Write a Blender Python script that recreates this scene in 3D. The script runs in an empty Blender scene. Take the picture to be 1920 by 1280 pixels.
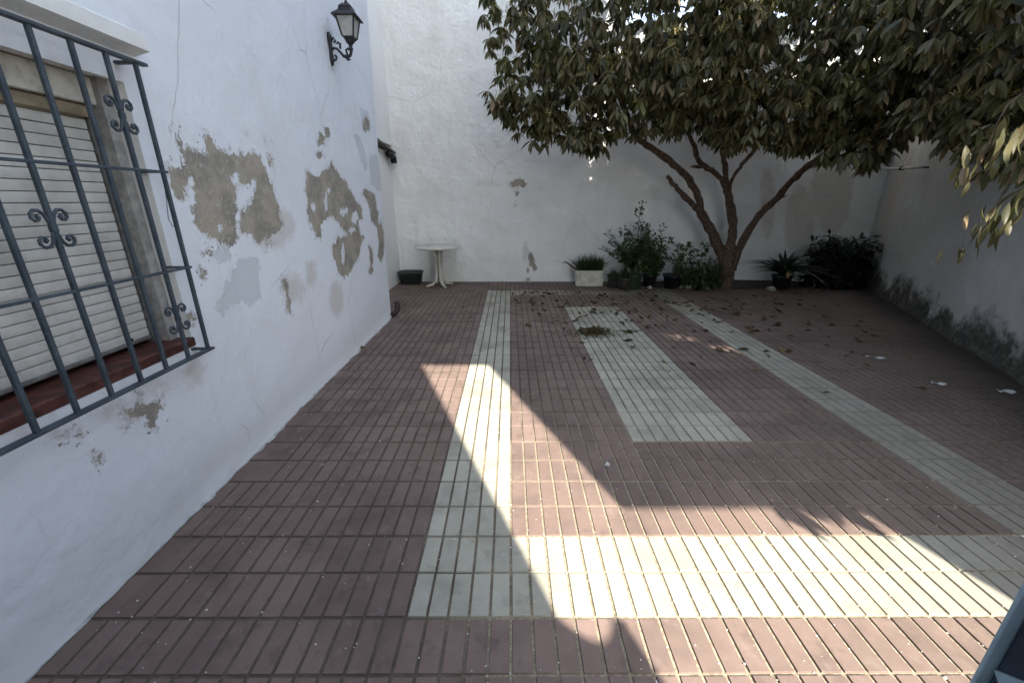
import bpy, bmesh, math, random
import numpy as np
from mathutils import Vector, Matrix, noise as mnoise
random.seed(7); RNG = np.random.default_rng(7)
SC = bpy.context.scene
COL = SC.collection
R = math.radians

# ------------------------------------------------------------------ camera
FPX, PITCH, CAMH = 769.6, R(19.0), 1.5
YAW = math.atan(3 * math.cos(PITCH) / FPX)
cd = bpy.data.cameras.new('camera')
cd.sensor_width = 36.0; cd.lens = 36.0 * FPX / 1920.0
cd.clip_start = 0.02; cd.clip_end = 1000
cam = bpy.data.objects.new('camera', cd); COL.objects.link(cam)
cam.location = (0, 0, CAMH); cam.rotation_euler = (R(90) - PITCH, 0, -YAW)
SC.camera = cam
# ------------------------------------------------------------------ light
SUN_EL = R(40.0)
SUN_H = Vector((0.377, -0.926, 0)).normalized()          # horizontal direction towards the sun
w = bpy.data.worlds.new('World'); SC.world = w; w.use_nodes = True
nt = w.node_tree; bg = nt.nodes['Background']
sky = nt.nodes.new('ShaderNodeTexSky'); sky.sky_type = 'NISHITA'; sky.sun_disc = False
sky.sun_elevation = SUN_EL; sky.sun_rotation = math.atan2(SUN_H.x, SUN_H.y)
hsv = nt.nodes.new('ShaderNodeHueSaturation'); hsv.inputs['Saturation'].default_value = 0.65
nt.links.new(sky.outputs[0], hsv.inputs['Color']); nt.links.new(hsv.outputs[0], bg.inputs['Color'])
bg.inputs['Strength'].default_value = 0.15
sd = bpy.data.lights.new('sun', 'SUN'); sd.energy = 3.7; sd.angle = R(0.6); sd.color = (1, 0.93, 0.82)
sun = bpy.data.objects.new('sun', sd); COL.objects.link(sun)
sv = (SUN_H * math.cos(SUN_EL) + Vector((0, 0, math.sin(SUN_EL))))
sun.rotation_euler = sv.to_track_quat('Z', 'Y').to_euler(); sun.location = sv * 30
vs = SC.view_settings
SC.cycles.max_bounces = 6; SC.cycles.diffuse_bounces = 4; SC.cycles.glossy_bounces = 2; SC.cycles.transmission_bounces = 3
vs.view_transform = 'Standard'; vs.look = 'None'; vs.gamma = 1; vs.exposure = 2.3; vs.use_curve_mapping = False

# ------------------------------------------------------------------ pixel helpers (1920 x 1280 photograph)
Rv = np.array([math.cos(YAW), -math.sin(YAW), 0]); F0 = np.array([math.sin(YAW), math.cos(YAW), 0]); ZZ = np.array([0, 0, 1.])
Fv = F0 * math.cos(PITCH) - ZZ * math.sin(PITCH); Uv = F0 * math.sin(PITCH) + ZZ * math.cos(PITCH)
CAM = np.array([0, 0, CAMH])
def ray(x, y): return Fv + Rv * (x - 960) / FPX - Uv * (y - 640) / FPX
def onX(x, y, X): d = ray(x, y); return CAM + d * (X / d[0])
def onY(x, y, Y): d = ray(x, y); return CAM + d * (Y / d[1])
def onZ(x, y, Z=0.): d = ray(x, y); return CAM + d * ((Z - CAMH) / d[2])
def onP(x, y, p0, n): d = ray(x, y); return CAM + d * (np.dot(np.array(p0) - CAM, n) / np.dot(d, n))

# ------------------------------------------------------------------ object helpers
def obj(name, me, mat=None, parent=None):
    o = bpy.data.objects.new(name, me); COL.objects.link(o)
    if mat is not None and me is not None and not me.materials: me.materials.append(mat)
    if parent: o.parent = parent
    return o
def tag(o, label=None, cat=None, group=None, kind=None):
    if label: o['label'] = label
    if cat: o['category'] = cat
    if group: o['group'] = group
    if kind: o['kind'] = kind
    return o
def empty(name, loc=(0, 0, 0), rz=0, label=None, cat=None, group=None):
    o = bpy.data.objects.new(name, None); COL.objects.link(o); o.location = loc; o.rotation_euler = (0, 0, rz)
    o.empty_display_size = 0.1
    return tag(o, label, cat, group)
def mesh_from(name, v, f, smooth=False):
    me = bpy.data.meshes.new(name); me.from_pydata([tuple(map(float, q)) for q in v], [], f); me.update()
    if smooth: me.polygons.foreach_set('use_smooth', [True] * len(me.polygons))
    return me
class MB:
    def __init__(s): s.v = []; s.f = []
    def add(s, v, f):
        n = len(s.v); s.v += [tuple(q) for q in v]; s.f += [tuple(i + n for i in q) for q in f]; return s
    def box(s, a, b, M=None):
        x0, y0, z0 = a; x1, y1, z1 = b
        v = [(x, y, z) for z in (z0, z1) for y in (y0, y1) for x in (x0, x1)]
        if M is not None: v = [tuple(M @ Vector(q)) for q in v]
        return s.add(v, [(0, 2, 3, 1), (4, 5, 7, 6), (0, 1, 5, 4), (2, 6, 7, 3), (0, 4, 6, 2), (1, 3, 7, 5)])
    def bbox(s, a, b, c=0.003):                         # chamfered box
        bm = bmesh.new(); m = Matrix.LocRotScale(((Vector(a) + Vector(b)) / 2), None, Vector(b) - Vector(a))
        bmesh.ops.create_cube(bm, size=1, matrix=m)
        bmesh.ops.bevel(bm, geom=bm.edges[:], offset=c, segments=1, affect='EDGES')
        bm.verts.ensure_lookup_table()
        s.add([q.co[:] for q in bm.verts], [[q.index for q in f.verts] for f in bm.faces]); bm.free(); return s
    def tube(s, pts, rad, n=8, cap=True, flat=None):
        pts = [Vector(q) for q in pts]
        if not hasattr(rad, '__len__'): rad = [rad] * len(pts)
        up = Vector((0, 0, 1)); rings = []; ref = None
        for i, q in enumerate(pts):
            t = (pts[min(i + 1, len(pts) - 1)] - pts[max(i - 1, 0)]).normalized()
            if ref is None: ref = up if abs(t.z) < .9 else Vector((1, 0, 0))
            a = t.cross(ref).normalized(); b = a.cross(t).normalized(); ref = b
            k = flat or 1
            rings.append([q + (a * math.cos(2 * math.pi * j / n) + b * k * math.sin(2 * math.pi * j / n)) * rad[i] for j in range(n)])
        base = len(s.v)
        for r_ in rings: s.v += [tuple(q) for q in r_]
        for i in range(len(pts) - 1):
            for j in range(n):
                k = (j + 1) % n
                s.f.append((base + i * n + j, base + i * n + k, base + (i + 1) * n + k, base + (i + 1) * n + j))
        if cap:
            s.f.append(tuple(base + j for j in reversed(range(n)))); s.f.append(tuple(base + (len(pts) - 1) * n + j for j in range(n)))
        return s
    def lathe(s, prof, n=24, c=(0, 0, 0)):
        base = len(s.v)
        for r_, z in prof:
            s.v += [(c[0] + r_ * math.cos(2 * math.pi * j / n), c[1] + r_ * math.sin(2 * math.pi * j / n), c[2] + z) for j in range(n)]
        for i in range(len(prof) - 1):
            for j in range(n):
                k = (j + 1) % n; s.f.append((base + i * n + j, base + i * n + k, base + (i + 1) * n + k, base + (i + 1) * n + j))
        s.f.append(tuple(base + (len(prof) - 1) * n + j for j in range(n))); s.f.append(tuple(base + j for j in reversed(range(n))))
        return s
    def build(s, name, mat, parent=None, smooth=False): return obj(name, mesh_from(name, s.v, s.f, smooth), mat, parent)

# ------------------------------------------------------------------ material helpers
class NT:
    def __init__(s, name):
        s.m = bpy.data.materials.new(name); s.m.use_nodes = True; s.t = s.m.node_tree; s.b = s.t.nodes['Principled BSDF']
    def n(s, typ, ins=None, **kw):
        q = s.t.nodes.new(typ)
        for k, v in kw.items(): setattr(q, k, v)
        for k, v in (ins or {}).items(): s.set(q.inputs[k], v)
        return q
    def set(s, inp, v):
        if isinstance(v, bpy.types.NodeSocket): s.t.links.new(v, inp)
        elif hasattr(v, '__len__') and len(v) == 3 and inp.type == 'RGBA': inp.default_value = (*v, 1)
        else: inp.default_value = v
    def math(s, op, a, b=0., c=None):
        q = s.n('ShaderNodeMath', {0: a, 1: b}, operation=op)
        if c is not None: s.set(q.inputs[2], c)
        return q.outputs[0]
    def noise(s, scale, detail=4, rough=.55, vec=None, dist=0):
        q = s.n('ShaderNodeTexNoise', {'Scale': scale, 'Detail': min(detail, 3.), 'Roughness': rough, 'Distortion': dist})
        s.t.links.new(vec if vec is not None else s.pos(), q.inputs['Vector']); return q.outputs['Fac']
    def pos(s):
        if not hasattr(s, '_p'): s._p = s.n('ShaderNodeNewGeometry')
        return s._p.outputs['Position']
    def mp(s, v, a, b, c=0., d=1., smooth=True):
        q = s.n('ShaderNodeMapRange', {'Value': v, 'From Min': a, 'From Max': b, 'To Min': c, 'To Max': d})
        if smooth: q.interpolation_type = 'SMOOTHSTEP'
        return q.outputs[0]
    def mix(s, f, a, b, mode='MIX'):
        q = s.n('ShaderNodeMix', data_type='RGBA', blend_type=mode)
        s.set(q.inputs[0], f); s.set(q.inputs[6], a); s.set(q.inputs[7], b); return q.outputs[2]
    def attr(s, name): return s.n('ShaderNodeAttribute', attribute_name=name).outputs['Fac']
    def xyz(s):
        if not hasattr(s, '_x'): s._x = s.n('ShaderNodeSeparateXYZ', {0: s.pos()})
        return s._x.outputs
    def bump(s, h, strength=.5, dist=.01, prev=None):
        q = s.n('ShaderNodeBump', {'Height': h, 'Strength': strength, 'Distance': dist})
        if prev is not None: s.t.links.new(prev, q.inputs['Normal'])
        return q.outputs[0]
    def out(s, col, rough=.8, normal=None, spec=.3, metal=0):
        s.set(s.b.inputs['Base Color'], col); s.set(s.b.inputs['Roughness'], rough)
        s.set(s.b.inputs['Specular IOR Level'], spec); s.set(s.b.inputs['Metallic'], metal)
        if normal is not None: s.t.links.new(normal, s.b.inputs['Normal'])
        return s.m

# right boundary wall line (plan): from near to far
RW0 = Vector((4.50, 3.30, 0)); RW1 = Vector((6.72, 7.80, 0)); RWD = (RW1 - RW0).normalized(); RWN = Vector((-RWD.y, RWD.x, 0))  # into the court
BACK_Y = 7.98

def plaster_mat(name, white=(.78, .775, .755), lumps=1.0, moss=None, grimy=.5, marks=True):
    k = NT(name)
    peel, old, stain = (k.attr('peel'), k.attr('old'), k.attr('stain')) if marks else (-.5, -.5, -.5)
    n1 = k.noise(22, 5, .65); n2 = k.noise(70, 3, .6); big = k.noise(1.3, 4, .6)
    n0 = k.noise(11, 3, .6)
    jit = k.math('ADD', k.math('MULTIPLY', k.math('SUBTRACT', n1, .5), .07), k.math('MULTIPLY', k.math('SUBTRACT', n2, .5), .05))
    jit = k.math('ADD', jit, k.math('MULTIPLY', k.math('SUBTRACT', n0, .5), .06))
    chips = k.math('SUBTRACT', k.math('MULTIPLY', k.math('SUBTRACT', k.noise(34, 3, .6), .66), .35), k.math('MULTIPLY', k.mp(peel, -.14, -.03, 1, 0), .2))
    pe = k.math('MAXIMUM', k.math('ADD', peel, jit), chips)
    mp = k.mp(pe, -.0015, .0015)
    mu = k.mp(k.math('ADD', pe, k.math('MULTIPLY', k.math('SUBTRACT', n0, .38), .09)), -.002, .003)      # thin older coat left round the bare render
    mo = k.mp(k.math('ADD', old, k.math('MULTIPLY', jit, 1.2)), -.012, .012)
    ms = k.mp(k.math('ADD', stain, k.math('MULTIPLY', jit, 1.5)), -.04, .05)
    ren = k.mix(k.mp(k.noise(5, 5, .65), .38, .62), (.37, .33, .265), (.26, .24, .205))
    ren = k.mix(k.mp(k.noise(35, 4, .7), .5, .75), ren, (.46, .42, .345))
    wcol = k.mix(k.mp(big, .42, .75, 0, grimy), white, tuple(c * f for c, f in zip(white, (.86, .84, .80))))
    wcol = k.mix(k.mp(k.noise(9, 5, .7), .60, .8, 0, .25 * grimy + .05), wcol, (.52, .49, .43))
    # rising damp near the ground
    z = k.xyz()[2]
    damp = k.math('MULTIPLY', k.mp(k.math('ADD', z, k.math('MULTIPLY', k.math('SUBTRACT', big, .5), .5)), .0, .38, 1, 0), .38)
    wcol = k.mix(damp, wcol, (.55, .53, .47))
    wcol = k.mix(k.math('MULTIPLY', ms, .5), wcol, (.50, .44, .38))
    wcol = k.mix(k.math('MULTIPLY', mo, .6), wcol, (.50, .52, .54))
    sv_ = k.n('ShaderNodeVectorMath', {0: k.pos(), 1: (6., 6., .55)}, operation='MULTIPLY').outputs[0]
    wcol = k.mix(k.mp(k.noise(1., 5, .65, sv_), .52, .80, 0, .30 * grimy), wcol, (.40, .38, .34))
    vv = k.n('ShaderNodeVectorMath', {0: k.pos(), 1: k.n('ShaderNodeVectorMath', {0: k.n('ShaderNodeTexNoise', {'Scale': 3., 'Detail': 4.}).outputs['Color'], 1: (.35, .35, .35)}, operation='MULTIPLY').outputs[0]}, operation='ADD').outputs[0]
    vo = k.n('ShaderNodeTexVoronoi', {'Vector': vv, 'Scale': 1.15}, feature='DISTANCE_TO_EDGE').outputs['Distance']
    crk = k.math('MULTIPLY', k.mp(vo, .0015, .006, 1, 0), k.mp(k.noise(.9, 2), .52, .62))
    wcol = k.mix(k.math('MULTIPLY', crk, .45), wcol, (.25, .23, .20))
    if marks: wcol = k.mix(k.math('MULTIPLY', mu, .55), wcol, (.56, .55, .53))
    if moss:
        g = k.attr('moss')
        gm = k.mp(k.math('ADD', g, k.math('ADD', k.math('MULTIPLY', k.math('SUBTRACT', k.noise(2.2, 6, .62), .5), 1.0), k.math('MULTIPLY', k.math('SUBTRACT', n1, .5), .25))), -.14, .14)
        mc = k.mix(k.mp(k.noise(14, 4, .6), .4, .65), (.026, .026, .021), (.085, .08, .06))
        wcol = k.mix(k.math('MULTIPLY', gm, .93), wcol, mc)
    col = k.mix(mp, wcol, ren)
    h = k.math('SUBTRACT', k.math('ADD', k.math('MULTIPLY', k.noise(18, 3, .5), .6), k.math('MULTIPLY', k.noise(5.5, 3, .5), 1.2)), 0)
    nb = k.bump(h, .55 * lumps, .03)
    nb = k.bump(k.noise(190, 3, .6), .25, .004, nb)
    nb = k.bump(k.math('MULTIPLY', k.math('ADD', mp, k.math('ADD', k.math('MULTIPLY', mo, .3), k.math('MULTIPLY', mu, .35))), -1), 1., .009, nb)
    nb = k.bump(k.math('MULTIPLY', mp, k.noise(60, 4, .7)), .5, .01, nb)
    return k.out(col, .9, nb, .15)

def poly_sd(P, poly):                                    # signed distance, + inside
    poly = np.asarray(poly, float); n = len(poly); d = np.full(len(P), 1e9); ins = np.zeros(len(P), bool)
    for i in range(n):
        a, b = poly[i], poly[(i + 1) % n]; e = b - a; wv = P - a
        t = np.clip((wv @ e) / max(e @ e, 1e-12), 0, 1); d = np.minimum(d, np.linalg.norm(wv - t[:, None] * e, axis=1))
        c = ((a[1] > P[:, 1]) != (b[1] > P[:, 1]))
        with np.errstate(divide='ignore', invalid='ignore'):
            xi = (b[0] - a[0]) * (P[:, 1] - a[1]) / (b[1] - a[1]) + a[0]
        ins ^= c & (P[:, 0] < xi)
    return np.where(ins, d, -d)
def set_attr(me, name, val):
    a = me.attributes.new(name, 'FLOAT', 'POINT'); a.data.foreach_set('value', np.asarray(val, np.float32))
def axis(*segs):                                          # (a, b, step) segments joined
    r = []
    for a, b, s in segs: r += list(np.linspace(a, b, max(1, round((b - a) / s)), endpoint=False))
    return r + [segs[-1][1]]
def grid_mesh(name, us, zs, fn, hole=None):
    v = []; idx = {}
    for i, u in enumerate(us):
        for j, z in enumerate(zs): idx[i, j] = len(v); v.append(fn(u, z))
    f = []
    for i in range(len(us) - 1):
        for j in range(len(zs) - 1):
            if hole and hole((us[i] + us[i + 1]) / 2, (zs[j] + zs[j + 1]) / 2): continue
            f.append((idx[i, j], idx[i + 1, j], idx[i + 1, j + 1], idx[i, j + 1]))
    uz = np.array([(u, z) for u in us for z in zs])
    return mesh_from(name, v, f, True), uz
def sdmax(P, polys):
    r = np.full(len(P), -.5)
    for q in polys: r = np.maximum(r, poly_sd(P, q))
    return r
def fbm(x, y, z=0, s=1.): return mnoise.fractal(Vector((x * s, y * s, z * s)), 1.0, 2.0, 3)

M = {}
M['house'] = plaster_mat('house_plaster', (.735, .755, .785), .55, grimy=.35)
M['wall'] = plaster_mat('wall_plaster', (.80, .80, .77), 1.0, grimy=.5)
M['mossy'] = plaster_mat('mossy_plaster', (.52, .515, .49), 1.0, moss=True, grimy=.7)
M['plain'] = plaster_mat('plain_plaster', (.76, .755, .73), .5, grimy=.3, marks=False)
def simple(name, col, rough=.6, var=.25, scale=30, bump=.2, bd=.003, spec=.3, metal=0):
    k = NT(name); n = k.noise(scale, 4, .6)
    c = k.mix(k.mp(n, .3, .7), tuple(q * (1 - var) for q in col), tuple(min(1, q * (1 + var)) for q in col))
    return k.out(c, rough, k.bump(k.noise(scale * 4, 3, .6), bump, bd), spec, metal)
def steel_mat():
    k = NT('blue_grey_paint'); c = k.mix(k.mp(k.noise(9, 5, .7), .35, .7), (.040, .054, .068), (.068, .088, .102))
    c = k.mix(k.mp(k.noise(38, 5, .75), .58, .72, 0, .8), c, (.075, .045, .030))
    c = k.mix(k.mp(k.noise(60, 4, .7), .62, .75, 0, .5), c, (.16, .19, .20))
    return k.out(c, .6, k.bump(k.noise(150, 4, .7), .5, .003), .35)
M['steel'] = steel_mat()
M['gate'] = simple('gate_paint', (.035, .045, .058), .45, .2, 18, .15, .001, .4)
M['gatesunlit'] = simple('gate_sunlit_paint', (.30, .40, .44), .45, .12, 18, .15, .001, .4)  # lighter copy of the gate paint, sunlight painted on strip, rails and plate
M['black'] = simple('black_iron', (.014, .014, .017), .45, .3, 40, .3, .002, .5)
M['sill'] = simple('red_tile_sill', (.085, .030, .024), .6, .5, 14, .3, .003)
M['concrete'] = simple('grey_render', (.33, .315, .29), .9, .25, 20, .5, .004)
M['guide'] = simple('shutter_guide', (.16, .15, .135), .6, .3, 20)
def shutter_mat():
    k = NT('cream_shutter'); c = k.mix(k.mp(k.noise(6, 5, .7), .35, .7), (.60, .585, .53), (.47, .45, .40))
    c = k.mix(k.mp(k.noise(50, 4, .7), .55, .8, 0, .4), c, (.30, .27, .22)); return k.out(c, .55, k.bump(k.noise(120, 2), .1, .001), .3)
M['shutter'] = shutter_mat()
M['shutterbox'] = simple('shutter_box_brown', (.25, .20, .13), .7, .3, 8)
def pvc_mat():
    k = NT('white_plastic'); c = k.mix(k.mp(k.noise(7, 5, .7), .4, .7), (.60, .58, .52), (.44, .41, .35))
    c = k.mix(k.mp(k.noise(28, 5, .75), .56, .72, 0, .6), c, (.22, .19, .15)); return k.out(c, .6, k.bump(k.noise(60, 3), .2, .002), .3)
M['pvc'] = pvc_mat()
M['tub'] = simple('dark_green_plastic', (.035, .05, .045), .5, .2, 12)
M['blackpot'] = simple('black_plastic', (.016, .016, .018), .5, .2, 20)
M['greenpot'] = simple('green_plastic', (.05, .085, .06), .55, .2, 12)
M['brownpot'] = simple('brown_plastic', (.08, .06, .05), .6, .2, 12)
M['soil'] = simple('soil', (.045, .034, .025), .95, .5, 25, .8, .02)
M['stone'] = simple('pale_stone', (.34, .32, .25), .9, .3, 25, .6, .01)
M['crumb'] = simple('plaster_crumb', (.68, .66, .62), .9, .1, 60)
M['paper'] = simple('white_paper', (.48, .48, .47), .8, .15, 20, .1)
M['drain'] = simple('dark_red_drain', (.035, .018, .020), .5, .3, 20)
M['roofedge'] = simple('dark_eave', (.12, .11, .10), .85, .4, 12, .5, .006)
M['bark'] = None
def bark_mat():
    k = NT('bark'); c = k.mix(k.mp(k.noise(20, 5, .7), .35, .7), (.075, .048, .034), (.15, .105, .078))
    return k.out(c, .9, k.bump(k.noise(45, 5, .7), .8, .012), .15)
M['bark'] = bark_mat()
def leaf_mat(name, dark, mid, light, frac=.12, rough=.42, trans=.18, spec=.4, per_object=False, clump=False):
    k = NT(name); g = k.n('ShaderNodeObjectInfo').outputs['Random'] if per_object else k.n('ShaderNodeNewGeometry').outputs['Random Per Island']
    c = k.mix(k.mp(g, 0, 1 - frac, smooth=False), dark, mid)
    c = k.mix(k.mp(g, 1 - frac, 1 - frac * .5), c, light)
    if clump: c = k.mix(k.mp(k.noise(1.7, 3, .6), .48, .68, 0, .65), c, (.15, .145, .05))
    m = k.out(c, rough, None, spec)
    tr = k.n('ShaderNodeBsdfTranslucent'); k.set(tr.inputs['Color'], k.mix(.5, c, (.14, .17, .03)))
    mx = k.n('ShaderNodeMixShader', {0: trans}); o = k.t.nodes['Material Output']
    k.t.links.new(k.b.outputs[0], mx.inputs[1]); k.t.links.new(tr.outputs[0], mx.inputs[2]); k.t.links.new(mx.outputs[0], o.inputs[0])
    return m
M['leaf'] = leaf_mat('avocado_leaf', (.030, .034, .016), (.140, .124, .058), (.21, .15, .08), .14, .42, .18, .28, clump=True)
M['flower'] = leaf_mat('yellow_flower', (.20, .17, .05), (.34, .29, .10), (.42, .38, .17), .3, .6)
M['smallleaf'] = leaf_mat('small_green_leaf', (.025, .045, .018), (.055, .095, .03), (.13, .17, .05), .12)
M['grass'] = leaf_mat('grass_blade', (.02, .04, .014), (.045, .085, .028), (.10, .10, .04), .1)
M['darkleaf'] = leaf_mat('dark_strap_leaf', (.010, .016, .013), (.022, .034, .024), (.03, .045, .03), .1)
M['yellowleaf'] = leaf_mat('yellow_leaf', (.30, .22, .05), (.36, .27, .08), (.4, .3, .1), .3)
M['dead'] = leaf_mat('dead_leaf', (.030, .021, .014), (.085, .055, .032), (.17, .11, .05), .2, .7, .1, .2, True)
M['litter'] = leaf_mat('dry_litter', (.04, .034, .018), (.105, .085, .042), (.15, .12, .06), .2, .8, .1, .1)

def tile_mat(name, c0, c1, dark):
    k = NT(name); oi = k.n('ShaderNodeObjectInfo').outputs['Random']
    x, y, z = k.xyz()
    cell = k.n('ShaderNodeCombineXYZ', {0: k.math('FLOOR', k.math('MULTIPLY', x, 12.5)), 1: k.math('FLOOR', k.math('MULTIPLY', k.math('SUBTRACT', y, 1.136), 5.)), 2: 0.}).outputs[0]
    wn = k.n('ShaderNodeTexWhiteNoise', {'Vector': cell}, noise_dimensions='3D').outputs['Value']
    base = k.mix(oi, c0, c1)
    base = k.mix(k.math('MULTIPLY', k.math('POWER', wn, 3.), .45), base, dark)
    base = k.mix(k.mp(wn, .86, 1., 0, .22), base, tuple(q * 1.45 for q in c1))
    base = k.mix(k.mp(k.noise(260, 2, .7), .42, .72, 0, .30), base, tuple(q * 1.5 for q in c1))
    base = k.mix(k.mp(k.noise(190, 2, .7), .55, .75, 0, .35), base, dark)
    base = k.mix(k.mp(k.noise(2.2, 6, .7), .40, .70, 0, .60), base, dark)
    base = k.mix(k.mp(k.noise(6.5, 6, .75), .54, .70, 0, .45), base, dark)
    base = k.mix(k.mp(k.noise(11, 5, .7), .56, .78, 0, .3), base, tuple((q + .12) * .95 for q in c1))
    # earth washed out of the bed and off the right-hand wall
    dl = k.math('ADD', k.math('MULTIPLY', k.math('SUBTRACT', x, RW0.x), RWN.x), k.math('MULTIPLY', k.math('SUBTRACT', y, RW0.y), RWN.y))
    nz = k.math('SUBTRACT', k.noise(1.1, 6, .7), .5)
    e1 = k.mp(k.math('ADD', dl, k.math('MULTIPLY', nz, 2.2)), .1, 2.6, 1, 0)
    e2 = k.mp(k.math('ADD', y, k.math('MULTIPLY', nz, 2.0)), 5.0, 7.2, 0, 1)
    e2 = k.math('MULTIPLY', e2, k.mp(x, -1.0, 1.6))
    ea = k.math('MAXIMUM', e1, e2)
    earth = k.mix(k.mp(k.noise(30, 5, .7), .35, .65), (.085, .066, .052), (.14, .11, .085))
    base = k.mix(k.math('MULTIPLY', ea, .80), base, earth)
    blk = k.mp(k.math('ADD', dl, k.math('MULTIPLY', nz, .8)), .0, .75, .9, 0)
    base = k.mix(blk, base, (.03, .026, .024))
    nb = k.bump(k.noise(300, 2, .6), .35, .0015)
    return k.out(base, .82, nb, .2)
M['red'] = tile_mat('red_cement_tile', (.158, .112, .095), (.198, .143, .121), (.084, .062, .053))
M['pale'] = tile_mat('pale_cement_tile', (.335, .322, .260), (.380, .363, .295), (.19, .178, .145))
def joint_mat(name, a, b_, c):
    k = NT(name); x, y, z = k.xyz()
    base = k.mix(k.mp(k.noise(14, 5, .7), .35, .7), a, b_)
    sand_and_sun = k.math('ADD', k.math('MULTIPLY', k.math('SUBTRACT', k.noise(1.7, 5, .65), .5), 1.6), k.math('MULTIPLY', k.mp(x, -1.2, .8), k.mp(y, 1.6, 4.2, 1, 0)))  # sand noise, plus joints painted lighter over the sunlit floor
    base = k.mix(k.mp(sand_and_sun, .25, .8), base, k.mix(k.mp(k.noise(90, 3, .6), .4, .6), (.20, .165, .115), (.33, .28, .20)))
    return k.out(base, .95, k.bump(k.noise(160, 4, .7), .6, .003), .1)
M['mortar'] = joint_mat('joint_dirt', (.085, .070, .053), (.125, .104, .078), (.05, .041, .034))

# ================================================================== GROUND AND FLOOR
gme = mesh_from('ground', [(-120, -120, -.06), (120, -120, -.06), (120, 120, -.06), (-120, 120, -.06)], [(0, 1, 2, 3)])
tag(obj('ground', gme, simple('earth', (.16, .13, .10), .95, .3, 2)), kind='structure')
TY0 = 1.136
def floor_quad(z): return [(-1.75, -3.0, z), (8.0, -3.0, z), (8.0, 8.05, z), (-2.3, 8.05, z), (-2.3, 5.3, z), (-1.75, 5.3, z)]
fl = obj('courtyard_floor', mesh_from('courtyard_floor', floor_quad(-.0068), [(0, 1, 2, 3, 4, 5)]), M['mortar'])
tag(fl, kind='structure')
def tile_mesh(name, merge=0, seed=0):
    rr = random.Random(seed); b = MB()
    g = .0046; s = .0020; top = 0.; bot = -.0075
    cols = [(i * .08, (i + 1) * .08) for i in range(5)]
    if merge: cols = [(0, merge * .08)] + cols[merge:]
    for ci, (a, c) in enumerate(cols):
        for r_ in range(2):
            x0 = a + (g if ci else .0050) - .2; x1 = c - (g if ci < len(cols) - 1 else .0050) - .2
            y0 = r_ * .2 + (g if r_ else .0058) - .2; y1 = (r_ + 1) * .2 - (g if not r_ else .0058) - .2
            t = top + rr.uniform(-.0006, .0003)
            q = [rr.uniform(-.0009, .0009) for _ in range(4)]
            v = [(x0, y0, bot), (x1, y0, bot), (x1, y1, bot), (x0, y1, bot),
                 (x0 + s + q[0], y0 + s + q[1], t), (x1 - s + q[2], y0 + s + q[1], t), (x1 - s + q[2], y1 - s + q[3], t), (x0 + s + q[0], y1 - s + q[3], t)]
            b.add(v, [(4, 5, 6, 7), (0, 1, 5, 4), (1, 2, 6, 5), (2, 3, 7, 6), (3, 0, 4, 7)])
    return b
TM = {}
for kind in ('red', 'pale'):
    for s in range(4):
        b = tile_mesh(kind, 0, s); me = mesh_from(kind + '_tile', b.v, b.f); me.materials.append(M[kind]); TM[kind, s] = (me, b)
for s in range(2):
    b = tile_mesh('edge', 2 + s, 9 + s); me = mesh_from('edge_tile', b.v, b.f); me.materials.append(M['red']); TM['edge', s] = (me, b)
def is_pale(i, j):                                       # tile column i (x = .4 i), tile row j
    if -1 <= i <= 6 and 0 <= j <= 14 and (i in (-1, 6) or j in (0, 14)): return True
    return 2 <= i <= 3 and 3 <= j <= 11
cells = []
for i in range(-6, 18):
    for j in range(-5, 18):
        cx, cy = .4 * i + .2, TY0 + .4 * j + .2
        if cy > BACK_Y + .15: continue
        if i < -4 and cy < 5.6: continue
        d = (cx - RW0.x) * RWN.x + (cy - RW0.y) * RWN.y
        if d < -.25: continue
        q = np.array([cx, cy, 0]) - CAM; z = q @ Fv
        vis = z > .2 and -60 < 960 + FPX * (q @ Rv) / z < 1990 and 640 - FPX * (q @ Uv) / z < 1400
        cells.append((0 if vis else 1, (cx * cx + cy * cy + 2.2), i, j, cx, cy))
cells.sort()
rest = {'red': MB(), 'pale': MB()}
for n, (nv, d2, i, j, cx, cy) in enumerate(cells):
    rr = random.Random(i * 131 + j)
    kind = 'pale' if is_pale(i, j) else 'red'
    me, b = TM['edge', rr.randrange(2)] if i == -4 and j < 11 and rr.random() < .8 else TM[kind, rr.randrange(4)]
    loc = Vector((cx, cy, rr.uniform(-.0012, .0012))); rot = Matrix.Rotation(rr.uniform(-.004, .004), 4, 'X') @ Matrix.Rotation(rr.uniform(-.004, .004), 4, 'Y') @ Matrix.Rotation(rr.uniform(-.003, .003), 4, 'Z')
    if n < 300 and not nv:
        o = bpy.data.objects.new('tile', me); COL.objects.link(o); o.parent = fl
        o.matrix_local = Matrix.Translation(loc) @ rot
    else:
        mt = Matrix.Translation(loc) @ rot
        rest[kind].add([(mt @ Vector(v))[:] for v in b.v], b.f)
for kind, b in rest.items():
    if b.v: tag(b.build('tile_field', M[kind], fl), kind='stuff')

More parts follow.
